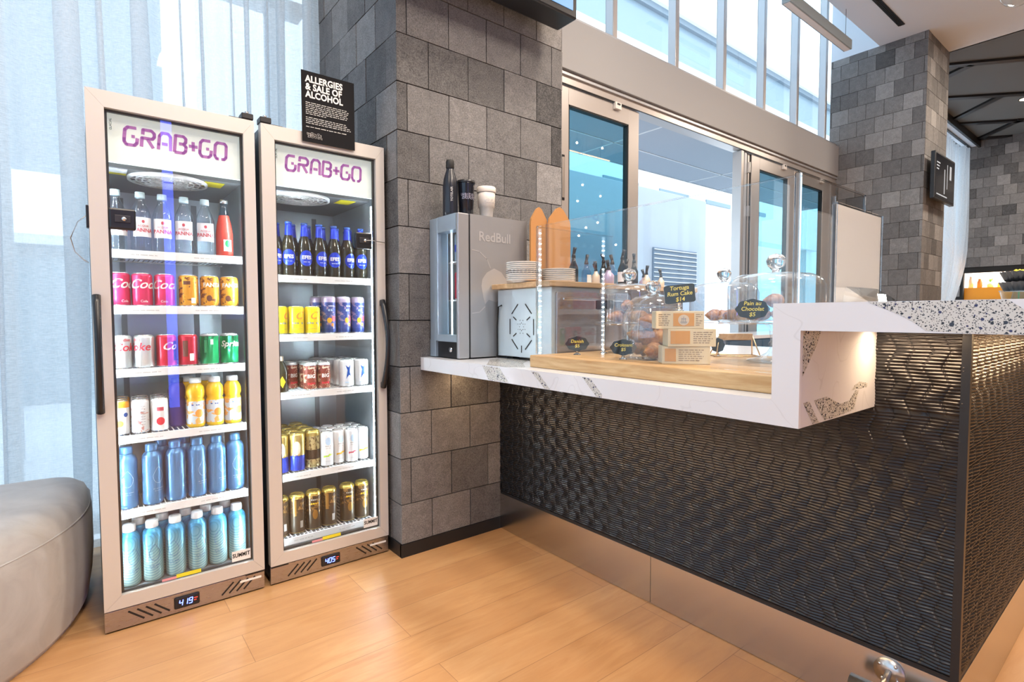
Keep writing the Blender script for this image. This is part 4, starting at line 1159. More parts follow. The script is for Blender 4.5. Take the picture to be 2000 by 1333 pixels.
# ------------------------------------------------------------------ notice on the right fridge
o = empty('notice_sign', (.724, 2.272, 1.815), 'black notice card about allergies standing up against the top of the right fridge', 'sign')
MB().box(0, .222, 0, .003, 0, .284, 'poster_black').build('card', o)
b = MB()
for i, t in enumerate(('ALLERGIES', '& SALE OF', 'ALCOHOL')):
    join_text(b, text_mesh(t, .0365, 'white_ink', bold=.0012, align='LEFT', M=T(.016, -.0006, .252 - i * .031), xs=.88, spacing=1.03), 'white_ink')
b.build('heading', o)
b = MB()
import string
rnd = random.Random(3)
for i, wd in enumerate((.80, .84, .86, .80, .82, .80, .40, 0, .78, .80, .86, .88, 0, .80)):
    if wd: fine_print(b, .016, .016 + .215 * wd, .158 - i * .0075, .0048, 'white_ink', T(0, -.0007, 0), i)
b.build('small_print', o)
YOTEL = {  # outlined rounded letters
 'y': [[(0, 1), (0, .62), (.12, .5), (.5, .5)], [(.55, 1), (.55, .1), (.42, 0), (0, 0)]],
 'o': [[(.08, 1), (.5, 1), (.62, .8), (.62, .2), (.5, 0), (.08, 0), (.08, 1)]],
 't': [[(.15, 1), (.15, .15), (.3, 0), (.55, 0)], [(0, .68), (.5, .68)]],
 'e': [[(.58, .5), (.05, .5), (.05, .85), (.18, 1), (.45, 1), (.58, .85), (.58, .5)], [(.05, .5), (.05, .12), (.18, 0), (.58, 0)]],
 'l': [[(0.05, 1), (.05, .15), (.2, 0), (.5, 0)]]}
def yotel(mb, h, m_out, m_in, M, width=None):
    lines = []; x = 0
    for ch in 'yotel':
        lines += [[(x + a * h, c * h) for a, c in ln] for ln in YOTEL[ch]]; x += .80 * h
    mb.strokes(lines, .34 * h, m_out, M @ T(0, 0, 0)); mb.strokes(lines, .17 * h, m_in, M @ T(0, -.0007, 0))
    return x
b = MB(); yotel(b, .016, 'white_ink', 'poster_black', T(.022, -.0008, .020)); b.build('logo', o)

# ------------------------------------------------------------------ counter
XS, XC, YC, YS = 1.2085, 1.666, .323, .518
ZL0, ZL1, ZB0, ZB1, ZK = .853, .911, 1.0668, 1.1263, .183

def wave_panel(length, z0, z1, place, nrm, name, parent, y_off=0.0):
    """fine horizontal reeds pressed into a field of offset hollows"""
    pitch = .0088; n = int((z1 - z0) / pitch)
    prof = [(.0, .0), (.20, .0006), (.45, .0030), (.60, .0034), (.75, .0030)]
    v, f, zs = [], [], []
    for j in range(n):
        for fz, dd in prof: zs.append((z0 + (j + fz) * pitch, dd))
    zs.append((z1, 0))
    W, H_ = .078, .088
    fr = [(0, -1), (.03, 0), (.2, 0), (.35, 0), (.5, 0), (.65, 0), (.8, 0), (.97, 0)]
    ncell = int(length / (W / 2)) + 3
    us = [((c - 1 + a) * W / 2, g) for c in range(ncell) for a, g in fr]
    for z, dd in zs:
        ph = (z / H_) % 1.0; tri = abs(ph * 2 - 1) * 2 - 1
        for u, g in us:
            y = min(max(u + y_off + .010 * tri, 0), length)
            a = math.cos(2 * PI * u / W) * math.cos(2 * PI * z / H_)
            k = dd + .0034 * a + (.0015 * g) + .010
            p = place(y, z); v.append((p[0] + nrm[0] * k, p[1] + nrm[1] * k, z))
    cols = len(us) - 1
    for j in range(len(zs) - 1):
        for i in range(cols):
            q = j * (cols + 1) + i; f.append((q, q + 1, q + cols + 2, q + cols + 1))
    me = bpy.data.meshes.new(name); me.from_pydata(v, [], f); me.materials.append(MATS['panel_black'])
    me.polygons.foreach_set('use_smooth', [True] * len(f)); me.update()
    o = bpy.data.objects.new(name, me); COL.objects.link(o); o.parent = parent
    return o
mat('panel_black', (0.010, 0.010, 0.012), 0.28, 0.0, spec=.55)

cb = empty('bar_counter', (0, 0, 0), 'long bar counter clad in black rippled reeded panels above a steel kick plate', 'counter')
b = MB().box(XC + .012, 3.2, YC + .012, 2.172, 0, ZL0 - .002, 'interior_dark').box(XC + .012, 3.2, YC + .012, YS - .002, ZL0 - .002, ZB0 - .002, 'interior_dark')
b.build('body', cb)
wave_panel(2.184 - YC - .004, ZK + .012, ZL0 - .001, lambda y, z: (XC + .012, YC + .004 + y), (-1, 0), 'side_panel', cb)
wave_panel(YS + .002 - YC, ZL0 - .001, ZB0 - .002, lambda y, z: (XC + .012, YC + .004 + y), (-1, 0), 'upper_side_panel', cb)
wave_panel(1.5, ZK + .012, ZB0 - .002, lambda y, z: (XC + .014 + y, YC + .012), (0, -1), 'end_panel', cb, .03)
MB().box(XC - .004, XC + .014, YC - .004, YC + .014, ZK, ZB0 - .002, 'black_metal').box(XC, XC + .016, YC + .014, 2.184, ZK, ZK + .012, 'black_metal').box(XC + .014, 3.2, YC, YC + .016, ZK, ZK + .012, 'black_metal').build('corner_trim', cb)
MB().box(XC - .002, XC + .012, YC + .010, 1.24, 0.002, ZK, 'kick_steel').box(XC - .002, XC + .012, 1.242, 2.184, .002, ZK, 'kick_steel').build('kick_plate', cb)
MB().box(XC - .002, 3.2, YC - .002, YC + .010, .002, ZK, 'kick_steel').build('kick_plate', cb)

def terrazzo():
    m = mat('terrazzo', (0.6, 0.6, 0.58), 0.24); k = NT(m); v = k.coord()
    out = None
    for sc, th, col in ((300, .40, (0.12, 0.12, 0.12)), (150, .34, (0.02, 0.02, 0.024)), (80, .22, (0.03, 0.03, 0.10)), (48, .13, (0.03, 0.035, 0.05))):
        vr = k.n('ShaderNodeTexVoronoi'); vr.inputs['Scale'].default_value = sc; k.l(v, vr.inputs['Vector'])
        n = k.n('ShaderNodeMath', operation='MULTIPLY_ADD'); k.l(k.noise(v, sc * 1.5, 2), n.inputs[0]); n.inputs[1].default_value = .25; k.l(vr.outputs['Distance'], n.inputs[2])
        sel = k.n('ShaderNodeSeparateColor'); k.l(vr.outputs['Color'], sel.inputs[0])
        th2 = k.n('ShaderNodeMath', operation='MULTIPLY_ADD'); k.l(sel.outputs[0], th2.inputs[0]); th2.inputs[1].default_value = -.28; k.l(n.outputs[0], th2.inputs[2])
        msk = k.ramp(th2.outputs[0], [(max(.0, th - .10), (1, 1, 1)), (th - .07, (0, 0, 0))])
        out = k.mix(msk, out if out else (0.60, 0.60, 0.57), col)
    k.base(out)
terrazzo()
def quartz_white():
    m = mat('quartz', (0.76, 0.76, 0.775), 0.2); k = NT(m)
    vein = k.noise(k.coord(rot=(0.3, 0.7, 0.2)), 2.6, 2, .5, 2.0)
    k.base(k.mix(k.ramp(vein, [(0.494, (0, 0, 0)), (0.4985, (0.4, 0.4, 0.4)), (0.503, (0, 0, 0))]), (0.72, 0.74, 0.775), (0.45, 0.45, 0.46)))
quartz_white()
def inlay(b, pts):
    k = len(b.v); b.v += [tuple(p) for p in pts]; b.face(tuple(k + i for i in range(len(pts))), 'terrazzo')
E_ = .0004
b = MB().box(XS, 3.2, YS, 2.185, ZL0, ZL1, 'quartz')
xf = XS - E_
for poly in ([(1.699, .907), (1.589, .907), (1.531, .855), (1.657, .855)], [(1.408, .907), (1.372, .907), (1.312, .855), (1.339, .855)], [(1.165, .909), (1.129, .907), (1.081, .862), (1.085, .854), (1.106, .855)]):
    inlay(b, [(xf, y, z) for y, z in reversed(poly)])
ye = YS - E_
for poly in ([(1.228, .908), (1.259, .908), (1.314, .854), (1.281, .854)], [(1.282, .908), (1.353, .910), (1.431, .885), (1.488, .887), (1.525, .909), (1.551, .909), (1.518, .862), (1.43, .856), (1.343, .855)]):
    inlay(b, [(x, ye, z) for x, z in reversed(poly)])
inlay(b, [(x, y, ZL1 + E_) for x, y in ((1.365, 1.863), (1.472, 1.888), (1.50, 1.75), (1.374, 1.65), (1.265, 1.507), (1.2095, 1.568), (1.2095, 1.673))])
tag(b.build('lower_worktop'), 'low white quartz worktop with speckled patches running from the stone pillar to the bar', 'worktop')
b = MB().box(XS, 2.05, -2.6, YS + .060, ZB0, ZB1, 'quartz').box(XS, XS + .060, YS, YS + .060, ZL1, ZB0, 'quartz').box(XS + .06, XC + .012, YS, YS + .03, ZL1, ZB0, 'quartz')
inlay(b, [(xf, y, z) for y, z in ((.393, 1.1255), (.342, 1.102), (.317, 1.087), (.298, 1.071), (.24, 1.0675), (-.9, 1.0675), (-.9, 1.09), (.167, 1.109), (.187, 1.1255))])
inlay(b, [(x, ye, z) for x, z in ((1.222, 1.066), (1.222, .965), (1.291, 1.033), (1.314, 1.066))])
inlay(b, [(x, ye, z) for x, z in ((1.50, .9115), (1.603, .9115), (1.608, .921), (1.554, .930), (1.52, .923))])
tag(b.build('raised_bar_top'), 'raised white and speckled quartz bar top with a waterfall leg down to the lower worktop', 'bar top')
tag(MB().box(1.85, 1.885, -2.0, .50, ZB1, ZB1 + .009, 'board_wood').build('bar_ledge'), 'thin wooden strip lying along the back of the raised bar top', 'ledge')
# foot rail
o = empty('foot_rail', (1.60, .50, .108), 'brushed metal foot rail on a round flange at the foot of the black counter', 'rail')
MB().tube([(0, .035, 0), (0, -1.4, 0)], .022, 'steel', 16).build('rail', o)
MB().lathe([(.0, .0), (.036, .0), (.036, .006), (.0, .006)], m='steel', seg=28, cap=False, M=T(.0635, -.036, .037) @ Ry(-PI / 2)).build('flange', o)
b = MB()
for a in (.6, 2.2, 3.8, 5.3): b.lathe([(0, 0), (.0045, 0), (.004, .003), (0, .0035)], m='chrome', seg=10, cap=False, M=T(.0575, -.036 + .026 * math.cos(a), .037 + .026 * math.sin(a)) @ Ry(-PI / 2))
b.build('screw', o)
MB().tube([(.06, -.036, .037), (.03, -.036, .025), (0.0, -.036, .005)], .0085, 'steel', 10).build('bracket_arm', o)

# back cupboards and wooden shelf on the oven
o = empty('back_cupboard', (2.6, 2.5, 0), 'dark navy back cupboards under a white top in front of the glass doors', 'cabinet')
MB().box(0, 5.4, 0, .55, .02, .885, 'navy_cabinet').build('body', o)
MB().box(-.02, 5.42, -.02, .57, .885, .915, 'quartz').build('top', o)
for i in range(9):
    d = MB().box(.01 + i * .6, .59 + i * .6, -.018, 0, .10, .87, 'navy_cabinet', bev=.002).build('door', o)
    MB().box(.50 + i * .6, .512 + i * .6, -.034, -.018, .60, .80, 'steel').build('handle', d)

o = empty('countertop_oven', (1.455, 1.572, ZL1), 'pale steel countertop oven with octagonal vent slots in its side, under a wooden shelf', 'oven')
OL, OD, OH = .47, .352, .304
MB().box(0, OL, 0, OD, .012, OH, 'oven_steel', bev=.003).build('body', o)
for fx, fy in ((.03, .03), (.03, OD - .07), (OL - .07, .03), (OL - .07, OD - .07)):
    MB().box(fx, fx + .04, fy, fy + .04, 0, .012, 'rubber_black').build('foot', o)
Mo = T(-.0015, .185, .142) @ Rz(-PI / 2)
for ln in ([(-.078, -.033), (-.078, .033)], [(.078, -.033), (.078, .033)], [(-.066, .055), (-.024, .096)], [(.066, .055), (.024, .096)], [(-.066, -.055), (-.024, -.096)], [(.066, -.055), (.024, -.096)], [(0, -.110), (0, -.080)],
           [(-.056, .042), (-.034, .028)], [(.056, .042), (.034, .028)], [(-.056, -.042), (-.034, -.028)], [(.056, -.042), (.034, -.028)]):
    MB().strokes([ln], .005, 'black_ink', Mo).build('vent_slot', o)
v = MB()
for i in range(8):
    a = i * PI / 4
    v.strokes([[(.012 * math.cos(a), .014 * math.sin(a)), (.015 * math.cos(a), .018 * math.sin(a))], [(.024 * math.cos(a + .4), .028 * math.sin(a + .4)), (.026 * math.cos(a + .4), .031 * math.sin(a + .4))]], .0030, 'black_ink', Mo)
v.build('punched_holes', o)
MB().box(.02, OL - .02, -.012, 0, .03, OH - .02, 'oven_side', bev=.003).build('oven_door', o)
MB().box(.04, OL - .04, -.030, -.020, .250, .262, 'chrome', bev=.003).box(.05, .065, -.022, -.010, .25, .262, 'chrome').box(OL - .065, OL - .05, -.022, -.01, .25, .262, 'chrome').build('handle', o)
MB().tube([(-.002, .320, .235), (-.012, .332, .228), (-.011, .342, .14), (-.009, .344, .02), (-.01, .348, .004)], .0038, 'rubber_black', 8).build('power_cord', o)
tag(MB().box(1.96, 2.36, 1.58, 1.90, ZL1 + .001, 1.2155, 'oven_side', bev=.004).build('steel_box'), 'low steel box standing right of the oven and holding up the wooden shelf', 'box')
ZW = 1.2380
tag(MB().box(1.425, 2.44, 1.550, 1.930, 1.216, ZW - .0005, 'shelf_wood', bev=.003).build('wooden_shelf'), 'light wooden shelf board lying on top of the countertop oven', 'shelf')

# plates
def plate(pattern):
    o = MB().lathe([(.045, 0), (.048, .003), (.074, .0105), (.0755, .0125), (.073, .0130), (.046, .0060), (0, .0055)], m='ceramic', seg=36, cap=False)
    if pattern:
        for i in range(26):
            a = 2 * PI * i / 26; r = .0715
            o.box(r * math.cos(a) - .0035, r * math.cos(a) + .0035, r * math.sin(a) - .0035, r * math.sin(a) + .0035, .0070, .0100, 'ceramic_pattern')
    return o.build('plate')
p1, p2 = plate(False), plate(True)
def stack(cx, cy, n, pat, where, group):
    for i in range(n):
        src = p2 if i in pat else p1
        lab = ('patterned' if i in pat else 'plain') + ' white plate, number %s up in the %s' % (['one', 'two', 'three', 'four', 'five', 'six', 'seven', 'eight', 'nine', 'ten', 'eleven'][i], where)
        if src.get('category') is None: o = src; o.location = (cx, cy, ZW + i * .0080); tag(o, lab, 'plate', group)
        else: o = dup(src, (cx, cy, ZW + i * .0080), lab, group)
stack(1.463, 1.752, 10, (4, 5), 'taller left stack on the wooden shelf', 'white plates in the left stack on the wooden shelf')
stack(1.612, 1.700, 7, (), 'shorter right stack on the wooden shelf', 'white plates in the right stack on the wooden shelf')
def pointed(name_y, x0, x1, h, lab):
    o = empty('pointed_board', ((x0 + x1) / 2, name_y, ZW), lab, 'board', 'brown pointed boards against the stone pillar')
    w = (x1 - x0) / 2
    MB().prism([(-w, 0), (w, 0), (w, h * .78), (w * .92, h * .845), (w * .30, h * .975), (0, h), (-w * .30, h * .975), (-w * .92, h * .845), (-w, h * .78)], .010, 'kraft').build('board', o)
    MB().box(-w * .8, w * .8, -.030, .0, 0, .012, 'kraft').build('foot', o)
pointed(1.880, 1.612, 1.715, .362, 'narrower brown pointed board behind the plates, nearer the silver mini fridge')
pointed(1.860, 1.705, 1.845, .372, 'wider brown pointed board behind the plates, nearer the glass door')

# ------------------------------------------------------------------ mini fridge
MX0, MX1, MY0, MY1, MH = 1.257, 1.638, 1.940, 2.180, .628
o = empty('mini_fridge', (MX0, MY0, ZL1), 'small silver countertop drinks fridge with a lit glass door beside the stone pillar', 'fridge')
L_, D_ = MX1 - MX0, MY1 - MY0
b = MB().box(.062, L_, 0, .014, .006, MH, 'mini_silver').box(.062, L_, D_ - .014, D_, .006, MH, 'mini_silver').box(.062, L_, .014, D_ - .014, MH - .03, MH, 'mini_silver').box(.062, L_, .014, D_ - .014, .006, .05, 'mini_silver').box(L_ - .05, L_, .014, D_ - .014, .05, MH - .03, 'mini_silver')
b.build('cabinet', o)
MB().box(.064, L_ - .05, .014, .018, .05, MH - .03, 'liner').box(.064, L_ - .05, D_ - .018, D_ - .014, .05, MH - .03, 'liner').box(L_ - .054, L_ - .05, .018, D_ - .018, .05, MH - .03, 'liner').build('liner', o)
b = MB()
g0, g1, h0, h1 = .018, D_ - .072, .105, .560
b.box(0, .056, 0, g0, .004, MH, 'mini_silver', bev=.004).box(0, .056, D_ - .072, D_, .075, MH, 'mini_door', bev=.004).box(0, .056, g0, D_ - .07, .075, h0, 'mini_door').box(0, .056, g0, D_ - .07, h1, MH, 'mini_door').box(0, .056, D_ - .05, D_, .004, .08, 'mini_door')
d = b.build('door', o)
MB().box(.020, .024, g0, g1, h0, h1, 'clear_glass').build('door_glass', d)
MB().box(.012, .056, g0, D_ - .05, .004, .074, 'black_plastic').build('lock_plate', d)
MB().lathe([(0, 0), (.011, 0), (.011, .008), (0, .009)], m='chrome', seg=18, cap=False, M=T(.012, .075, .040) @ Ry(-PI / 2)).build('lock_cylinder', d)
MB().box(.056, .062, .002, .014, .01, MH - .004, 'black_metal').box(.056, .062, D_ - .014, D_ - .002, .01, MH - .004, 'black_metal').box(.056, .062, .014, D_ - .014, .01, .06, 'black_metal').box(.056, .062, .014, D_ - .014, MH - .06, MH - .004, 'black_metal').build('gasket', o)
for y in (.022, D_ - .085):
    MB().box(.066, .070, y, y + .008, .07, .57, 'led_cool').build('led_strip', o)
for z in (.262, .436):
    MB().box(.072, L_ - .06, .020, D_ - .020, z - .006, z, 'shelf_white').build('shelf', o)
lg = MB(); join_text(lg, text_mesh('RedBull', .058, 'mini_logo', bold=.0012, align='LEFT', M=T(.105, -.0008, .535)), 'mini_logo')
lg.build('lettering', o)
lg = MB()
lg.strokes([[(.07, .475), (.11, .47), (.15, .44), (.17, .40)]], .004, 'mini_logo', T(0, -.0006, 0), t=.0004)
lg.prism([(.12, .32), (.125, .35), (.15, .38), (.19, .40), (.23, .385), (.26, .35), (.265, .31), (.24, .27), (.20, .25), (.16, .26), (.14, .24), (.13, .27)], .0004, 'mini_logo', T(0, -.0005, 0))
lg.strokes([[(.07, .20), (.11, .205), (.14, .23)]], .004, 'mini_logo', T(0, -.0006, 0), t=.0004)
lg.build('emblem', o)
P('energy', lambda: can('energy_can', .026, .130, 'can_bluegrey', bands=[(0, 'can_bluegrey'), (.35, 'can_blue'), (.6, 'can_bluegrey')]))
P('redenergy', lambda: can('energy_can', .026, .130, 'can_red', bands=[(0, 'can_red')]))
SHORT['energy'] = 'slim blue and silver energy can'; SHORT['redenergy'] = 'slim red energy can'
for i, (x, y) in enumerate(((1.375, 2.045), (1.375, 2.105))):
    put('energy', x, y, ZL1 + .4362, ['right', 'left'][i] + ' one on the upper mini fridge shelf', 'energy cans in the mini fridge')
    put('redenergy', x, y, ZL1 + .2622, ['right', 'left'][i] + ' one on the lower mini fridge shelf', 'energy cans in the mini fridge')
ZT = ZL1 + MH
o = empty('insulated_bottle', (1.295, 2.06, ZT + .0005), 'matt black metal drinking bottle standing on the silver mini fridge', 'bottle')
MB().lathe([(.028, 0), (.0325, .004), (.0330, .02), (.0330, .130), (.029, .165), (.018, .200), (.0165, .212)], m='bottle_black', seg=30).build('body', o)
MB().lathe([(.0175, .212), (.0185, .214), (.0185, .240), (.0160, .248), (0, .250)], m='rubber_black', seg=24, cap=False).build('cap', o)
b = MB(); join_text(b, text_mesh('YOTELAIR', .014, 'white_ink', M=Ry(-PI / 2), bold=.0003), 'white_ink')
for i, q in enumerate(b.v): b.v[i] = (.0332 * math.sin(q[0] / .0332 - .35), -.0336 * math.cos(q[0] / .0332 - .35), q[2] + .095)
b.build('lettering', o)
def wrap(b, r, zc, a0, shrink=0.0):
    for i, q in enumerate(b.v):
        rr = r + .0004 - q[1] - shrink * (q[2])
        b.v[i] = (rr * math.sin(q[0] / r + a0), -rr * math.cos(q[0] / r + a0), q[2] + zc)
o = empty('tumbler', (1.372, 2.05, ZT + .0005), 'glossy black tumbler with outlined lettering between the black bottle and the pale cup', 'tumbler')
MB().lathe([(.028, 0), (.031, .004), (.039, .150), (.040, .156)], m='tumbler_black', seg=32).build('body', o)
MB().lathe([(.041, .154), (.042, .158), (.041, .166), (.030, .168), (0, .168)], m='black_plastic', seg=30, cap=False).build('lid', o)
b = MB(); yotel(b, .022, 'tumbler_ring', 'tumbler_black', T(-.040, 0, 0)); wrap(b, .0362, .085, 0); b.build('logo', o)
o = empty('coffee_cup', (1.478, 2.04, ZT + .0005), 'cream reusable coffee cup with a band, rightmost thing on the mini fridge', 'cup')
MB().lathe([(.026, 0), (.028, .003), (.0335, .058), (.0385, .060), (.0400, .100), (.0410, .128)], m='cup_white', seg=32).build('body', o)
MB().lathe([(.0430, .126), (.0445, .128), (.0440, .148), (.0400, .152), (0, .153)], m='cup_white', seg=32, cap=False).build('lid', o)
b = MB(); yotel(b, .013, 'mini_silver', 'cup_white', T(-.026, 0, 0)); wrap(b, .0395, .078, -.1); b.build('logo', o)

# ------------------------------------------------------------------ wooden board and pastries
BX0, BX1, BY0, BY1, ZD = 1.285, 1.90, .590, 1.505, .9555
tag(MB().box(BX0, BX1, BY0, BY1, ZL1 + .0003, ZD - .0005, 'board_wood', bev=.003).build('serving_board'), 'thick pale wooden board lying on the white worktop under the pastries', 'board')

def guard():
    o = empty('acrylic_guard', (0, 0, ZD), 'clear acrylic screen box standing around the pastries on the wooden board', 'screen')
    t = .005
    z0, z1 = 0.0, 1.432 - ZD
    MB().box(1.34, 1.34 + t, .590, 1.53, z0, z1, 'acrylic').build('front_panel', o)
    MB().box(1.34 + t, 1.763, 1.53 - t, 1.53, z0 + .0, z1, 'acrylic').build('far_panel', o)
    MB().box(1.34 + t, 1.763, .585, .590, 1.1275 - ZD, z1 + .008, 'acrylic').build('near_panel', o)
    MB().box(1.34 - .002, 1.34 + .010, .583, .595, 1.1275 - ZD, z1 + .008, 'acrylic_edge').box(1.339, 1.343, .595, 1.53, z1, z1 + .003, 'acrylic_edge').box(1.345, 1.763, 1.525, 1.530, z1, z1 + .003, 'acrylic_edge').box(1.758, 1.763, .585, .590, 1.1275 - ZD, z1 + .01, 'acrylic_edge').box(1.345, 1.763, .585, .590, z1 + .008, z1 + .0115, 'acrylic_edge').box(1.339, 1.3445, 1.527, 1.532, z0, z1, 'acrylic_edge').box(1.545, 1.552, .584, .592, 1.1275 - ZD, z1 - .02, 'acrylic_edge').build('panel_edge', o)
guard()
o = empty('menu_board', (1.615, .548, ZB1), 'plain cream board standing on the raised bar top behind clear acrylic', 'board')
MB().box(-.155, .155, 0, .006, .004, .248, 'cream_board').build('board', o)
MB().box(-.160, .160, -.003, -.001, 0, .252, 'acrylic').box(.157, .160, -.004, .008, 0, .252, 'acrylic_edge').box(-.16, -.157, -.004, .008, 0, .252, 'acrylic_edge').box(-.16, .16, -.004, .008, 0, .004, 'acrylic_edge').build('acrylic_cover', o)
o = empty('acrylic_holder', (1.60, .50, ZB1), 'small empty bent acrylic holder in front of the cream board', 'holder')
MB().quad((-.12, .03, .045), (.10, .03, .045), (.14, -.02, .002), (-.10, -.02, .002), 'jar_glass').quad((-.12, .03, .045), (.10, .03, .045), (.10, .036, .0015), (-.12, .036, .0015), 'acrylic').build('bent_sheet', o)

def croissant_mesh(L=.105, r=.025):
    b = MB(); n = 42; pts = []; rs = []
    for i in range(n + 1):
        t = i / n * 2 - 1; a = t * 1.15
        pts.append((L * .62 * math.sin(a), L * .42 * (1 - math.cos(a)), r * .82))
        seg = (abs(t) * 3.5) % 1.0
        rs.append(max(.003, r * (1 - abs(t) ** 1.7) ** .8 * (.74 + .30 * seg) + .002))
    b.tube(pts, r, 'pastry', 14, rs=rs); return b
cr = croissant_mesh().mesh('croissant')
def croissant(loc, rot, label, group, s=1.0, name='croissant', cat='croissant'):
    o = bpy.data.objects.new(name, cr); COL.objects.link(o); o.location = loc; o.rotation_euler = rot; o.scale = (s, s, s)
    return tag(o, label, cat, group)

def glass_jar(x, y):
    o = empty('glass_canister', (x, y, ZD), 'big glass canister full of croissants on the wooden board left of the cake boxes', 'canister')
    MB().lathe([(0, .003), (.094, .003), (.100, .010), (.100, .150), (.086, .166), (.086, .172)], m='jar_glass', seg=44, cap=False).build('body', o)
    MB().lathe([(.090, .172), (.093, .175), (.090, .184), (.060, .205), (.020, .216), (.014, .220)], m='jar_glass', seg=40, cap=False).build('lid', o)
    MB().lathe([(.012, .218), (.022, .228), (.026, .242), (.020, .256), (0, .262)], m='knob_glass', seg=24, cap=False).build('knob', o)
glass_jar(1.50, 1.12)
g = 'croissants in the glass canister'
for (x, y, z, rx, rz, where) in ((1.470, 1.090, .006, 0, .6, 'on the floor of the canister at the front'), (1.525, 1.155, .008, .2, 2.4, 'on the floor of the canister at the back'), (1.480, 1.125, .052, .45, -.5, 'leaning against the left of the canister'), (1.545, 1.092, .054, -.3, 1.4, 'in the middle layer of the canister'), (1.49, 1.12, .100, .2, .3, 'on top of the pile in the canister')):
    croissant((x, y, ZD + z), (rx, 0, rz), 'golden croissant ' + where, g, 1.12)

def cake_stand(x, y, zp, rp, rd, hd, base_z, label, knob=True):
    o = empty('cake_stand', (x, y, base_z), label, 'cake stand')
    h = zp - base_z
    MB().lathe([(.078, 0), (.080, .004), (.050, .012), (.022, .028), (.012, .045), (.018, .055), (.011, .065), (.016, h * .80), (.030, h - .008)], m='jar_glass', seg=32, cap=False).build('foot', o)
    MB().lathe([(0, h - .006), (rp * .9, h - .004), (rp, h - .010), (rp, h + .004), (rp * .92, h), (0, h)], m='jar_glass', seg=48, cap=False).build('plate', o)
    MB().lathe([(rd, h + .001), (rd, h + hd * .72), (rd * .94, h + hd * .86), (rd * .75, h + hd * .95), (rd * .3, h + hd), (0, h + hd)], m='jar_glass', seg=48, cap=False).build('dome', o)
    MB().lathe([(.010, h + hd), (.012, h + hd + .008), (.024, h + hd + .020), (.029, h + hd + .036), (.022, h + hd + .052), (0, h + hd + .060)], m='knob_glass', seg=24, cap=False).build('dome_knob', o)
    return o
cake_stand(1.685, .80, 1.082, .165, .138, .150, ZD, 'nearest glass cake stand and dome, next to the quartz leg')
cake_stand(1.66, 1.352, 1.073, .132, .118, .150, ZD, 'far left glass cake stand and dome at the far end of the wooden board')
cake_stand(2.08, 1.20, 1.077, .150, .135, .160, ZL1, 'rear glass cake stand and dome standing on the worktop behind the wooden board')
g = 'pastries under the nearest dome'
for (x, y, rz, w, z) in ((1.615, .815, .3, 'at the left', 0), (1.655, .745, 1.2, 'at the front', 0), (1.72, .765, 2.3, 'at the right', 0), (1.70, .86, -.4, 'at the back', 0), (1.69, .80, .2, 'on top of the others', .042)):
    croissant((x, y, 1.085 + z), (0, 0, rz), 'brown pastry ' + w + ' under the nearest glass dome', g, .9, 'pain_au_chocolat', 'pastry')
g = 'pastries under the far left dome'
for (x, y, rz, w, z) in ((1.605, 1.355, .3, 'at the left', 0), (1.655, 1.295, 1.2, 'at the front', 0), (1.715, 1.36, 2.0, 'at the right', 0), (1.65, 1.35, .7, 'on top of the others', .042)):
    croissant((x, y, 1.076 + z), (0, 0, rz), 'golden pastry ' + w + ' under the far left glass dome', g, .95, 'danish_pastry', 'pastry')
g = 'pastries under the rear dome'
for (x, y, rz, w, z) in ((2.02, 1.20, .3, 'at the left', 0), (2.08, 1.14, 1.2, 'at the front', 0), (2.13, 1.22, 2.0, 'at the right', 0)):
    croissant((x, y, 1.080 + z), (0, 0, rz), 'orange-topped pastry ' + w + ' under the rear glass dome', g, 1.0, 'danish_pastry', 'pastry')

# cake boxes
def ship(b, M, s=1.0):
    b.strokes([[(-.010 * s, -.006 * s), (.010 * s, -.006 * s)], [(-.008 * s, -.009 * s), (.008 * s, -.009 * s)], [(0, -.006 * s), (0, .010 * s)], [(-.005 * s, -.006 * s), (-.005 * s, .006 * s)], [(.005 * s, -.006 * s), (.005 * s, .006 * s)], [(-.007 * s, .003 * s), (.007 * s, .003 * s)]], .0016 * s, 'grey_ink', M)
def cake_box(x, y, z, rz, mode, label):
    o = empty('cake_box', (x, y, z), label, 'box', 'cream cake boxes stacked on the wooden board', rz=rz)
    w, h, d = .138, .0520, .085
    MB().box(-w / 2, w / 2, -d / 2, d / 2, 0, h, 'box_cream', bev=.0012).build('carton', o)
    b = MB(); y0 = -d / 2 - .0006
    if mode == 0: pic, tx = (-.020, .040), ((-.062, .036), (.045, .020))
    elif mode == 1: pic, tx = (-.062, -.006), ((.004, .060),)
    else: pic, tx = (-.062, -.030), ((-.022, .050),)
    b.box(pic[0], pic[1], y0 - .0002, y0 + .0004, .008, h - .006, 'box_orange')
    if mode == 0:
        cx = (pic[0] + pic[1]) / 2
        b.prism([(cx + .016 * math.cos(a * PI / 9), h / 2 + .016 * math.sin(a * PI / 9)) for a in range(18)], .0004, 'can_cream', T(0, y0 - .0006, 0))
        ship(b, T(cx, y0 - .001, h / 2))
    b.build('picture_panel', o)
    b = MB(); r = random.Random(mode)
    for t0, t1 in [(t[0], t[0] + abs(t[1])) if mode == 0 else t for t in tx]:
        for i in range(6): fine_print(b, t0, min(t1, w / 2 - .005) - (.004 * (i % 3)), h - .010 - i * .0062, .0036, 'ink_brown', T(0, y0 - .0002, 0), mode * 9 + i)
    b.build('printed_text', o)
    return o
mat('box_cream', (0.80, 0.66, 0.42), 0.6); mat('box_orange', (0.72, 0.34, 0.08), 0.55)
RZ = -.80
cake_box(1.425, .950, ZD, RZ, 2, 'cream printed cake box at the bottom of the stack of three')
cake_box(1.432, .938, ZD + .0525, RZ + .04, 1, 'cream printed cake box in the middle of the stack of three')
cake_box(1.408, .962, ZD + .105, RZ + .02, 0, 'cream printed cake box with a ship medallion on top of the stack')

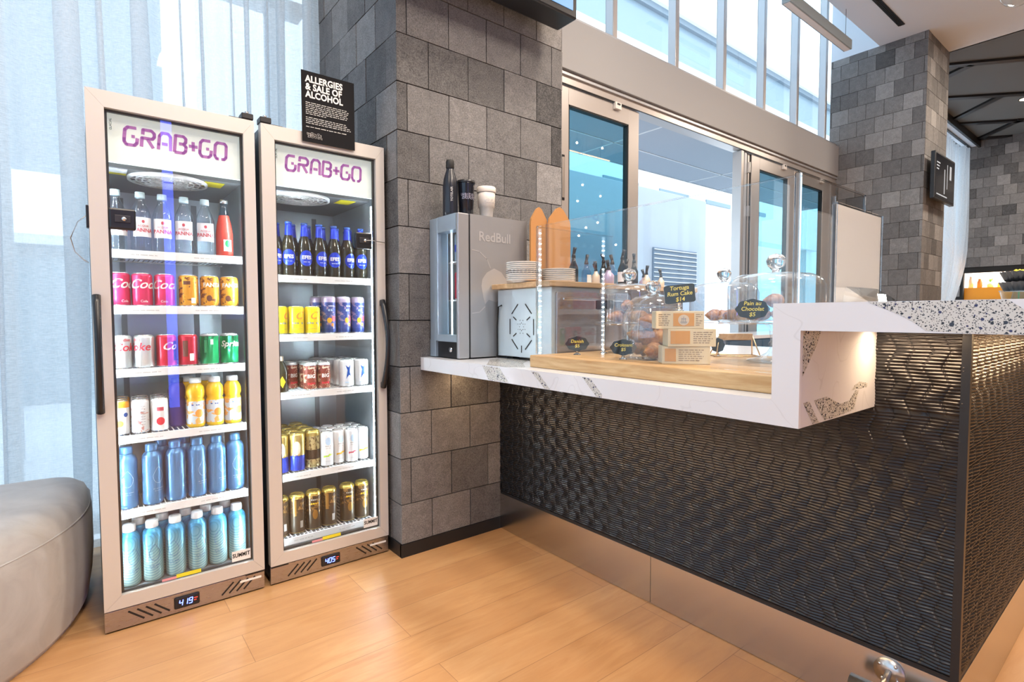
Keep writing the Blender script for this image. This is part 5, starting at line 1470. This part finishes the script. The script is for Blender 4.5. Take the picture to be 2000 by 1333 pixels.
def plaque_poly(w, h, kind=0):
    pts = []
    for i in range(48):
        a = 2 * PI * i / 48
        if kind == 0: k = 1 + .045 * math.cos(8 * a) ; pts.append((w / 2 * math.cos(a) * k, h / 2 * math.sin(a) * k))
        else:
            e = .45; c, s_ = math.cos(a), math.sin(a)
            pts.append((w / 2 * math.copysign(abs(c) ** e, c) * (1 - .05 * math.cos(4 * a)), h / 2 * math.copysign(abs(s_) ** e, s_) * (1 - .05 * math.cos(4 * a))))
    return pts
def chalk_sign(x, y, z, rz, w, h, lines, size, label, zc=.036, peg=True, kind=0, tilt=0.0):
    o = empty('chalk_tag', (x, y, z), label, 'sign', rz=rz)
    M = T(0, 0, zc) @ Ry(tilt)
    b = MB().prism(plaque_poly(w, h, kind), .003, 'chalk_black', M, hm='white_ink'); pl = b.build('plaque', o)
    b = MB()
    for i, t in enumerate(lines):
        join_text(b, text_mesh(t, size, 'chalk_yellow', M=M @ T(0, -.0006, (len(lines) - 1) * size * .5 - i * size * .98), bold=.0002, shear=.15), 'chalk_yellow')
    b.build('handwriting', pl)
    if peg:
        MB().lathe([(.013, 0), (.013, .003), (.006, .006), (.004, .014), (.006, zc - h / 2 + .006)], 0, .002, 18, 'knob_glass').build('clip_stand', o)
    return o
chalk_sign(1.420, 1.395, ZD, -.75, .084, .054, ['Danish', '$5'], .017, 'oval black chalk tag reading Danish in front of the far left pastries', .041)
chalk_sign(1.385, 1.15, ZD, -.80, .084, .052, ['Croissant', '$5'], .015, 'oval black chalk tag reading Croissant in front of the glass canister', .040)
chalk_sign(1.408, .955, ZD + .1575, -.80, .094, .058, ['Tortuga', 'Rum Cake', '$14'], .0175, 'wavy black chalk tag reading Tortuga Rum Cake on top of the stacked boxes', .052, kind=1, tilt=-.10)
chalk_sign(1.535, .795, 1.087, -1.10, .090, .058, ['Pain au', 'Chocolat', '$5'], .0165, 'scalloped black chalk tag reading Pain au Chocolat on the nearest cake stand', .031, kind=0, peg=False)
chalk_sign(1.555, 1.385, ZD, -.60, .072, .036, [], .016, 'blank dark tag facing away beside the far left cake dome', .185, kind=1)
chalk_sign(1.735, 1.02, ZD, -.85, .045, .05, [], .016, 'small black scalloped tag beside the wire-framed stand behind the boxes', .040)
o = empty('wire_stand', (1.79, .985, ZD), 'small gold wire-framed stand with a wooden shelf behind the cake boxes', 'stand', rz=-.75)
f = MB()
for x in (-.055, .055):
    f.tube([(x * 1.35, -.03, .002), (x, 0, .075)], .0022, 'gold_wire', 6).tube([(x * 1.35, .05, .002), (x, 0, .075)], .0022, 'gold_wire', 6)
f.tube([(-.074, -.03, .0025), (.074, -.03, .0025), (.074, .05, .0025), (-.074, .05, .0025), (-.074, -.03, .0025)], .0022, 'gold_wire', 6)
f.build('wire_frame', o)
MB().box(-.056, .056, -.006, .006, .058, .080, 'board_wood', bev=.001).build('crossbar', o)

# syrup bottles with pourers on the wooden shelf
def pour_bottle(kind):
    o = empty('syrup_bottle', (0, 0, 0))
    colr = ['syrup_glass', 'can_cream', 'can_lilac', 'dark_bottle_glass'][kind]
    hh = [.110, .060, .065, .125][kind]; r = [.023, .018, .024, .021][kind]
    MB().lathe([(r * .9, 0), (r, .004), (r, hh * .62), (r * .5, hh * .82), (r * .38, hh * .98)], m=colr, seg=20).build('body', o)
    MB().lathe([(r * .42, hh * .96), (r * .46, hh), (r * .30, hh + .012), (r * .2, hh + .016)], m='black_plastic', seg=14).build('collar', o)
    MB().tube([(0, 0, hh + .012), (.010, 0, hh + .040)], .007, 'black_plastic', 8, rs=[.006, .0085]).build('pourer', o)
    lb = MB().lathe([(r + .0006, hh * .14), (r + .0006, hh * .5)], m=['paper', 'paper', 'can_white', 'label_clear'][kind], seg=12, cap=False, a0=-PI / 2 - .9, a1=-PI / 2 + .9).build('label', o)
    return o
pb = [pour_bottle(i) for i in range(4)]; used = [False] * 4
spec = [(3, 1.727, 1.72, 'tall dark bottle nearest the plates'), (0, 1.882, 1.79, 'clear bottle second from the plates'), (1, 1.785, 1.64, 'short cream bottle beside the plates'), (1, 1.850, 1.70, 'short cream bottle, second short one from the plates'),
        (2, 1.823, 1.60, 'lilac bottle at the front of the shelf'), (3, 2.014, 1.80, 'dark bottle standing behind the lilac bottle'), (0, 1.986, 1.72, 'clear bottle left of the far dome knob'), (3, 1.964, 1.64, 'dark bottle right behind the far dome knob'),
        (0, 2.185, 1.80, 'clear bottle in front of the door post'), (3, 2.135, 1.71, 'dark bottle right of the door post'), (1, 2.130, 1.63, 'short cream bottle in front of the vent edge'), (2, 2.330, 1.80, 'lilac bottle near the right end of the shelf'), (1, 2.340, 1.70, 'short cream bottle at the right end of the shelf')]
for k, x, y, lab in spec:
    lab = lab + ', with a black pourer'
    if not used[k]: o = pb[k]; o.location = (x, y, ZW); used[k] = True; tag(o, lab, 'bottle', 'bottles with pourers on the wooden shelf')
    else: o = dup(pb[k], (x, y, ZW), lab, 'bottles with pourers on the wooden shelf')
    o.rotation_euler = (0, 0, random.uniform(0, 5))

# fluted cups and flower on the bar top
def fluted(r0, r1, h, z, m):
    b = MB(); n = 48; k = 0
    for zz, r in ((z, r0), (z + h, r1)):
        for i in range(n):
            a = 2 * PI * i / n; rr = r + (.0016 if i % 2 else -.0016); b.v.append((rr * math.cos(a), rr * math.sin(a), zz + (.0015 if i % 2 and zz > z else 0)))
    for i in range(n):
        j = (i + 1) % n; b.face((i, j, n + j, n + i), m)
    b.face(tuple(range(n - 1, -1, -1)), m)
    b.lathe([(r0, z + .002), (0, z + .002)], m=m, cap=False)
    return b
o = empty('cup_holder', (1.52, .205, ZB1), 'clear tub holding black fluted paper cups on the raised bar top', 'tub')
MB().lathe([(.038, 0), (.040, .003), (.044, .020), (.046, .024)], m='syrup_glass', seg=30).build('tub', o)
c1 = fluted(.036, .046, .018, .012, 'black_plastic').build('fluted_cup')
c1.location = (1.52, .205, ZB1 + .0105); tag(c1, 'lower black fluted paper cup nested in the clear tub', 'paper cup', 'black fluted paper cups in the tub')
c2 = dup(c1, (1.521, .205, ZB1 + .030), 'upper black fluted paper cup stacked on the lower one', 'black fluted paper cups in the tub')
c2.rotation_euler = (0.04, .03, .2)
o = empty('flower_vase', (1.975, .285, ZB1), 'small glass vase with a yellow flower behind the black fluted cups', 'vase')
MB().lathe([(.016, 0), (.018, .004), (.012, .035), (.014, .05)], m='syrup_glass', seg=18).build('vase', o)
MB().tube([(0, 0, .01), (.001, 0, .08)], .0015, 'plant_green', 6).build('stem', o)
b = MB()
for i in range(12):
    a = i * 2.4; bmq = bmesh.new(); bmesh.ops.create_icosphere(bmq, subdivisions=1, radius=.007)
    b.addbm(bmq, 'flower_yellow', True, T(.010 * math.cos(a) * (i / 12) ** .5, .010 * math.sin(a) * (i / 12) ** .5, .084 + .006 * math.cos(i)) @ Rz(a))
b.build('flower_head', o)

# ------------------------------------------------------------------ hatch contents far away
o = tag(MB().box(15.205, 15.75, 2.0, 3.1, .901, 1.655, 'orange_shelf').box(15.203, 15.8, 1.98, 3.12, 1.655, 1.69, 'orange_shelf').build('orange_counter'), 'bright orange counter inside the hatch of the far stone wall', 'counter')
o = tag(MB().box(15.9, 16.0, 1.6, 2.65, .901, 1.80, 'orange_shelf').build('back_ledge'), 'orange ledge at the back of the far hatch', 'ledge')
o = empty('potted_plant', (15.50, 2.70, 1.6905), 'small green plant in a white pot on the orange counter', 'plant')
MB().lathe([(.05, 0), (.065, .12)], m='ceramic', seg=18).build('pot', o)
b = MB(); rr = random.Random(4)
for i in range(26):
    a, l = rr.uniform(0, 6.28), rr.uniform(.05, .11); b.quad((0, 0, .11), (l * .5 * math.cos(a + .3), l * .5 * math.sin(a + .3), .11 + l * .9), (l * math.cos(a), l * math.sin(a), .12 + l), (l * .5 * math.cos(a - .3), l * .5 * math.sin(a - .3), .11 + l * .8), 'plant_green')
b.build('foliage', o)
for i, (y, c, h, lab) in enumerate(((3.02, 'ceramic', .26, 'white jug at the left end of the orange counter'), (2.87, 'kraft', .20, 'brown jar between the white jug and the plant'))):
    o = empty('jug', (15.45, y, 1.6905), lab, 'jug'); MB().lathe([(.035, 0), (.045, .01), (.045, h * .6), (.025, h * .9), (.03, h)], m=c, seg=18).build('body', o)
    MB().tube([(.0, -.043, h * .25), (0, -.075, h * .4), (0, -.040, h * .6)], .006, c, 6).build('handle', o)

# ------------------------------------------------------------------ pendant globes over the lobby
glass('globe_glass', (0.92, 0.95, 0.96), 1.5)
def globe(x, y, z, r=.09):
    o = empty('globe_pendant', (0, 0, 0))
    bmq = bmesh.new(); bmesh.ops.create_uvsphere(bmq, u_segments=28, v_segments=18, radius=r)
    MB().addbm(bmq, 'globe_glass', True).build('glass_globe', o)
    bmq = bmesh.new(); bmesh.ops.create_uvsphere(bmq, u_segments=12, v_segments=8, radius=.022)
    MB().addbm(bmq, 'bulb_warm', True).build('bulb', o)
    MB().lathe([(.016, .02), (.016, r * .9), (.024, r), (.024, r + .012), (0, r + .014)], m='chrome', seg=14, cap=False).build('socket', o)
    MB().tube([(0, 0, r), (0, 0, 4.74 - z)], .002, 'black_metal', 5).build('cable', o)
    o.location = (x, y, z)
    return tag(o, 'clear glass globe pendant peeking in at the top right corner', 'pendant light', 'glass globe pendants over the lobby')
gp = globe(4.58, .72, 3.10)
refl = [(8.013, 3.747), (7.555, 3.531), (7.80, 3.384), (7.48, 3.105), (8.393, 3.549), (8.275, 2.993), (7.90, 2.85), (7.66, 2.664), (8.718, 2.568), (8.246, 4.45), (7.493, 4.40), (9.079, 3.888)]
for i, (x, z) in enumerate(refl):
    o = dup(gp, (x, -1.0 + .035 * i - .2, z), 'clear globe pendant out of frame, a warm glint in the door glass', 'glass globe pendants over the lobby')
    for c in list(o.children):
        if c.name.startswith('cable'):
            c.scale = (1, 1, max(.05, (4.74 - z) / (4.74 - 3.10)))
            c.data = c.data.copy(); c.scale = (1, 1, 1)
            for v in c.data.vertices:
                if v.co.z > .5: v.co.z = 4.74 - z
o = tag(MB().box(7.6, 9.1, -1.45, -1.43, 4.46, 4.48, 'lamp_line_warm').box(7.9, 7.905, -1.445, -1.435, 4.48, 4.74, 'black_metal').box(8.8, 8.805, -1.445, -1.435, 4.48, 4.74, 'black_metal').build('line_lamp'), 'thin warm line lamp out of frame, reflected in the dark door glass', 'lamp')
o = tag(MB().box(.80, .90, -3.1, -3.0, 0.0, 3.9, 'lamp_blue').build('blue_light_column'), 'blue light column behind the viewer, streaking the left fridge glass', 'lamp')
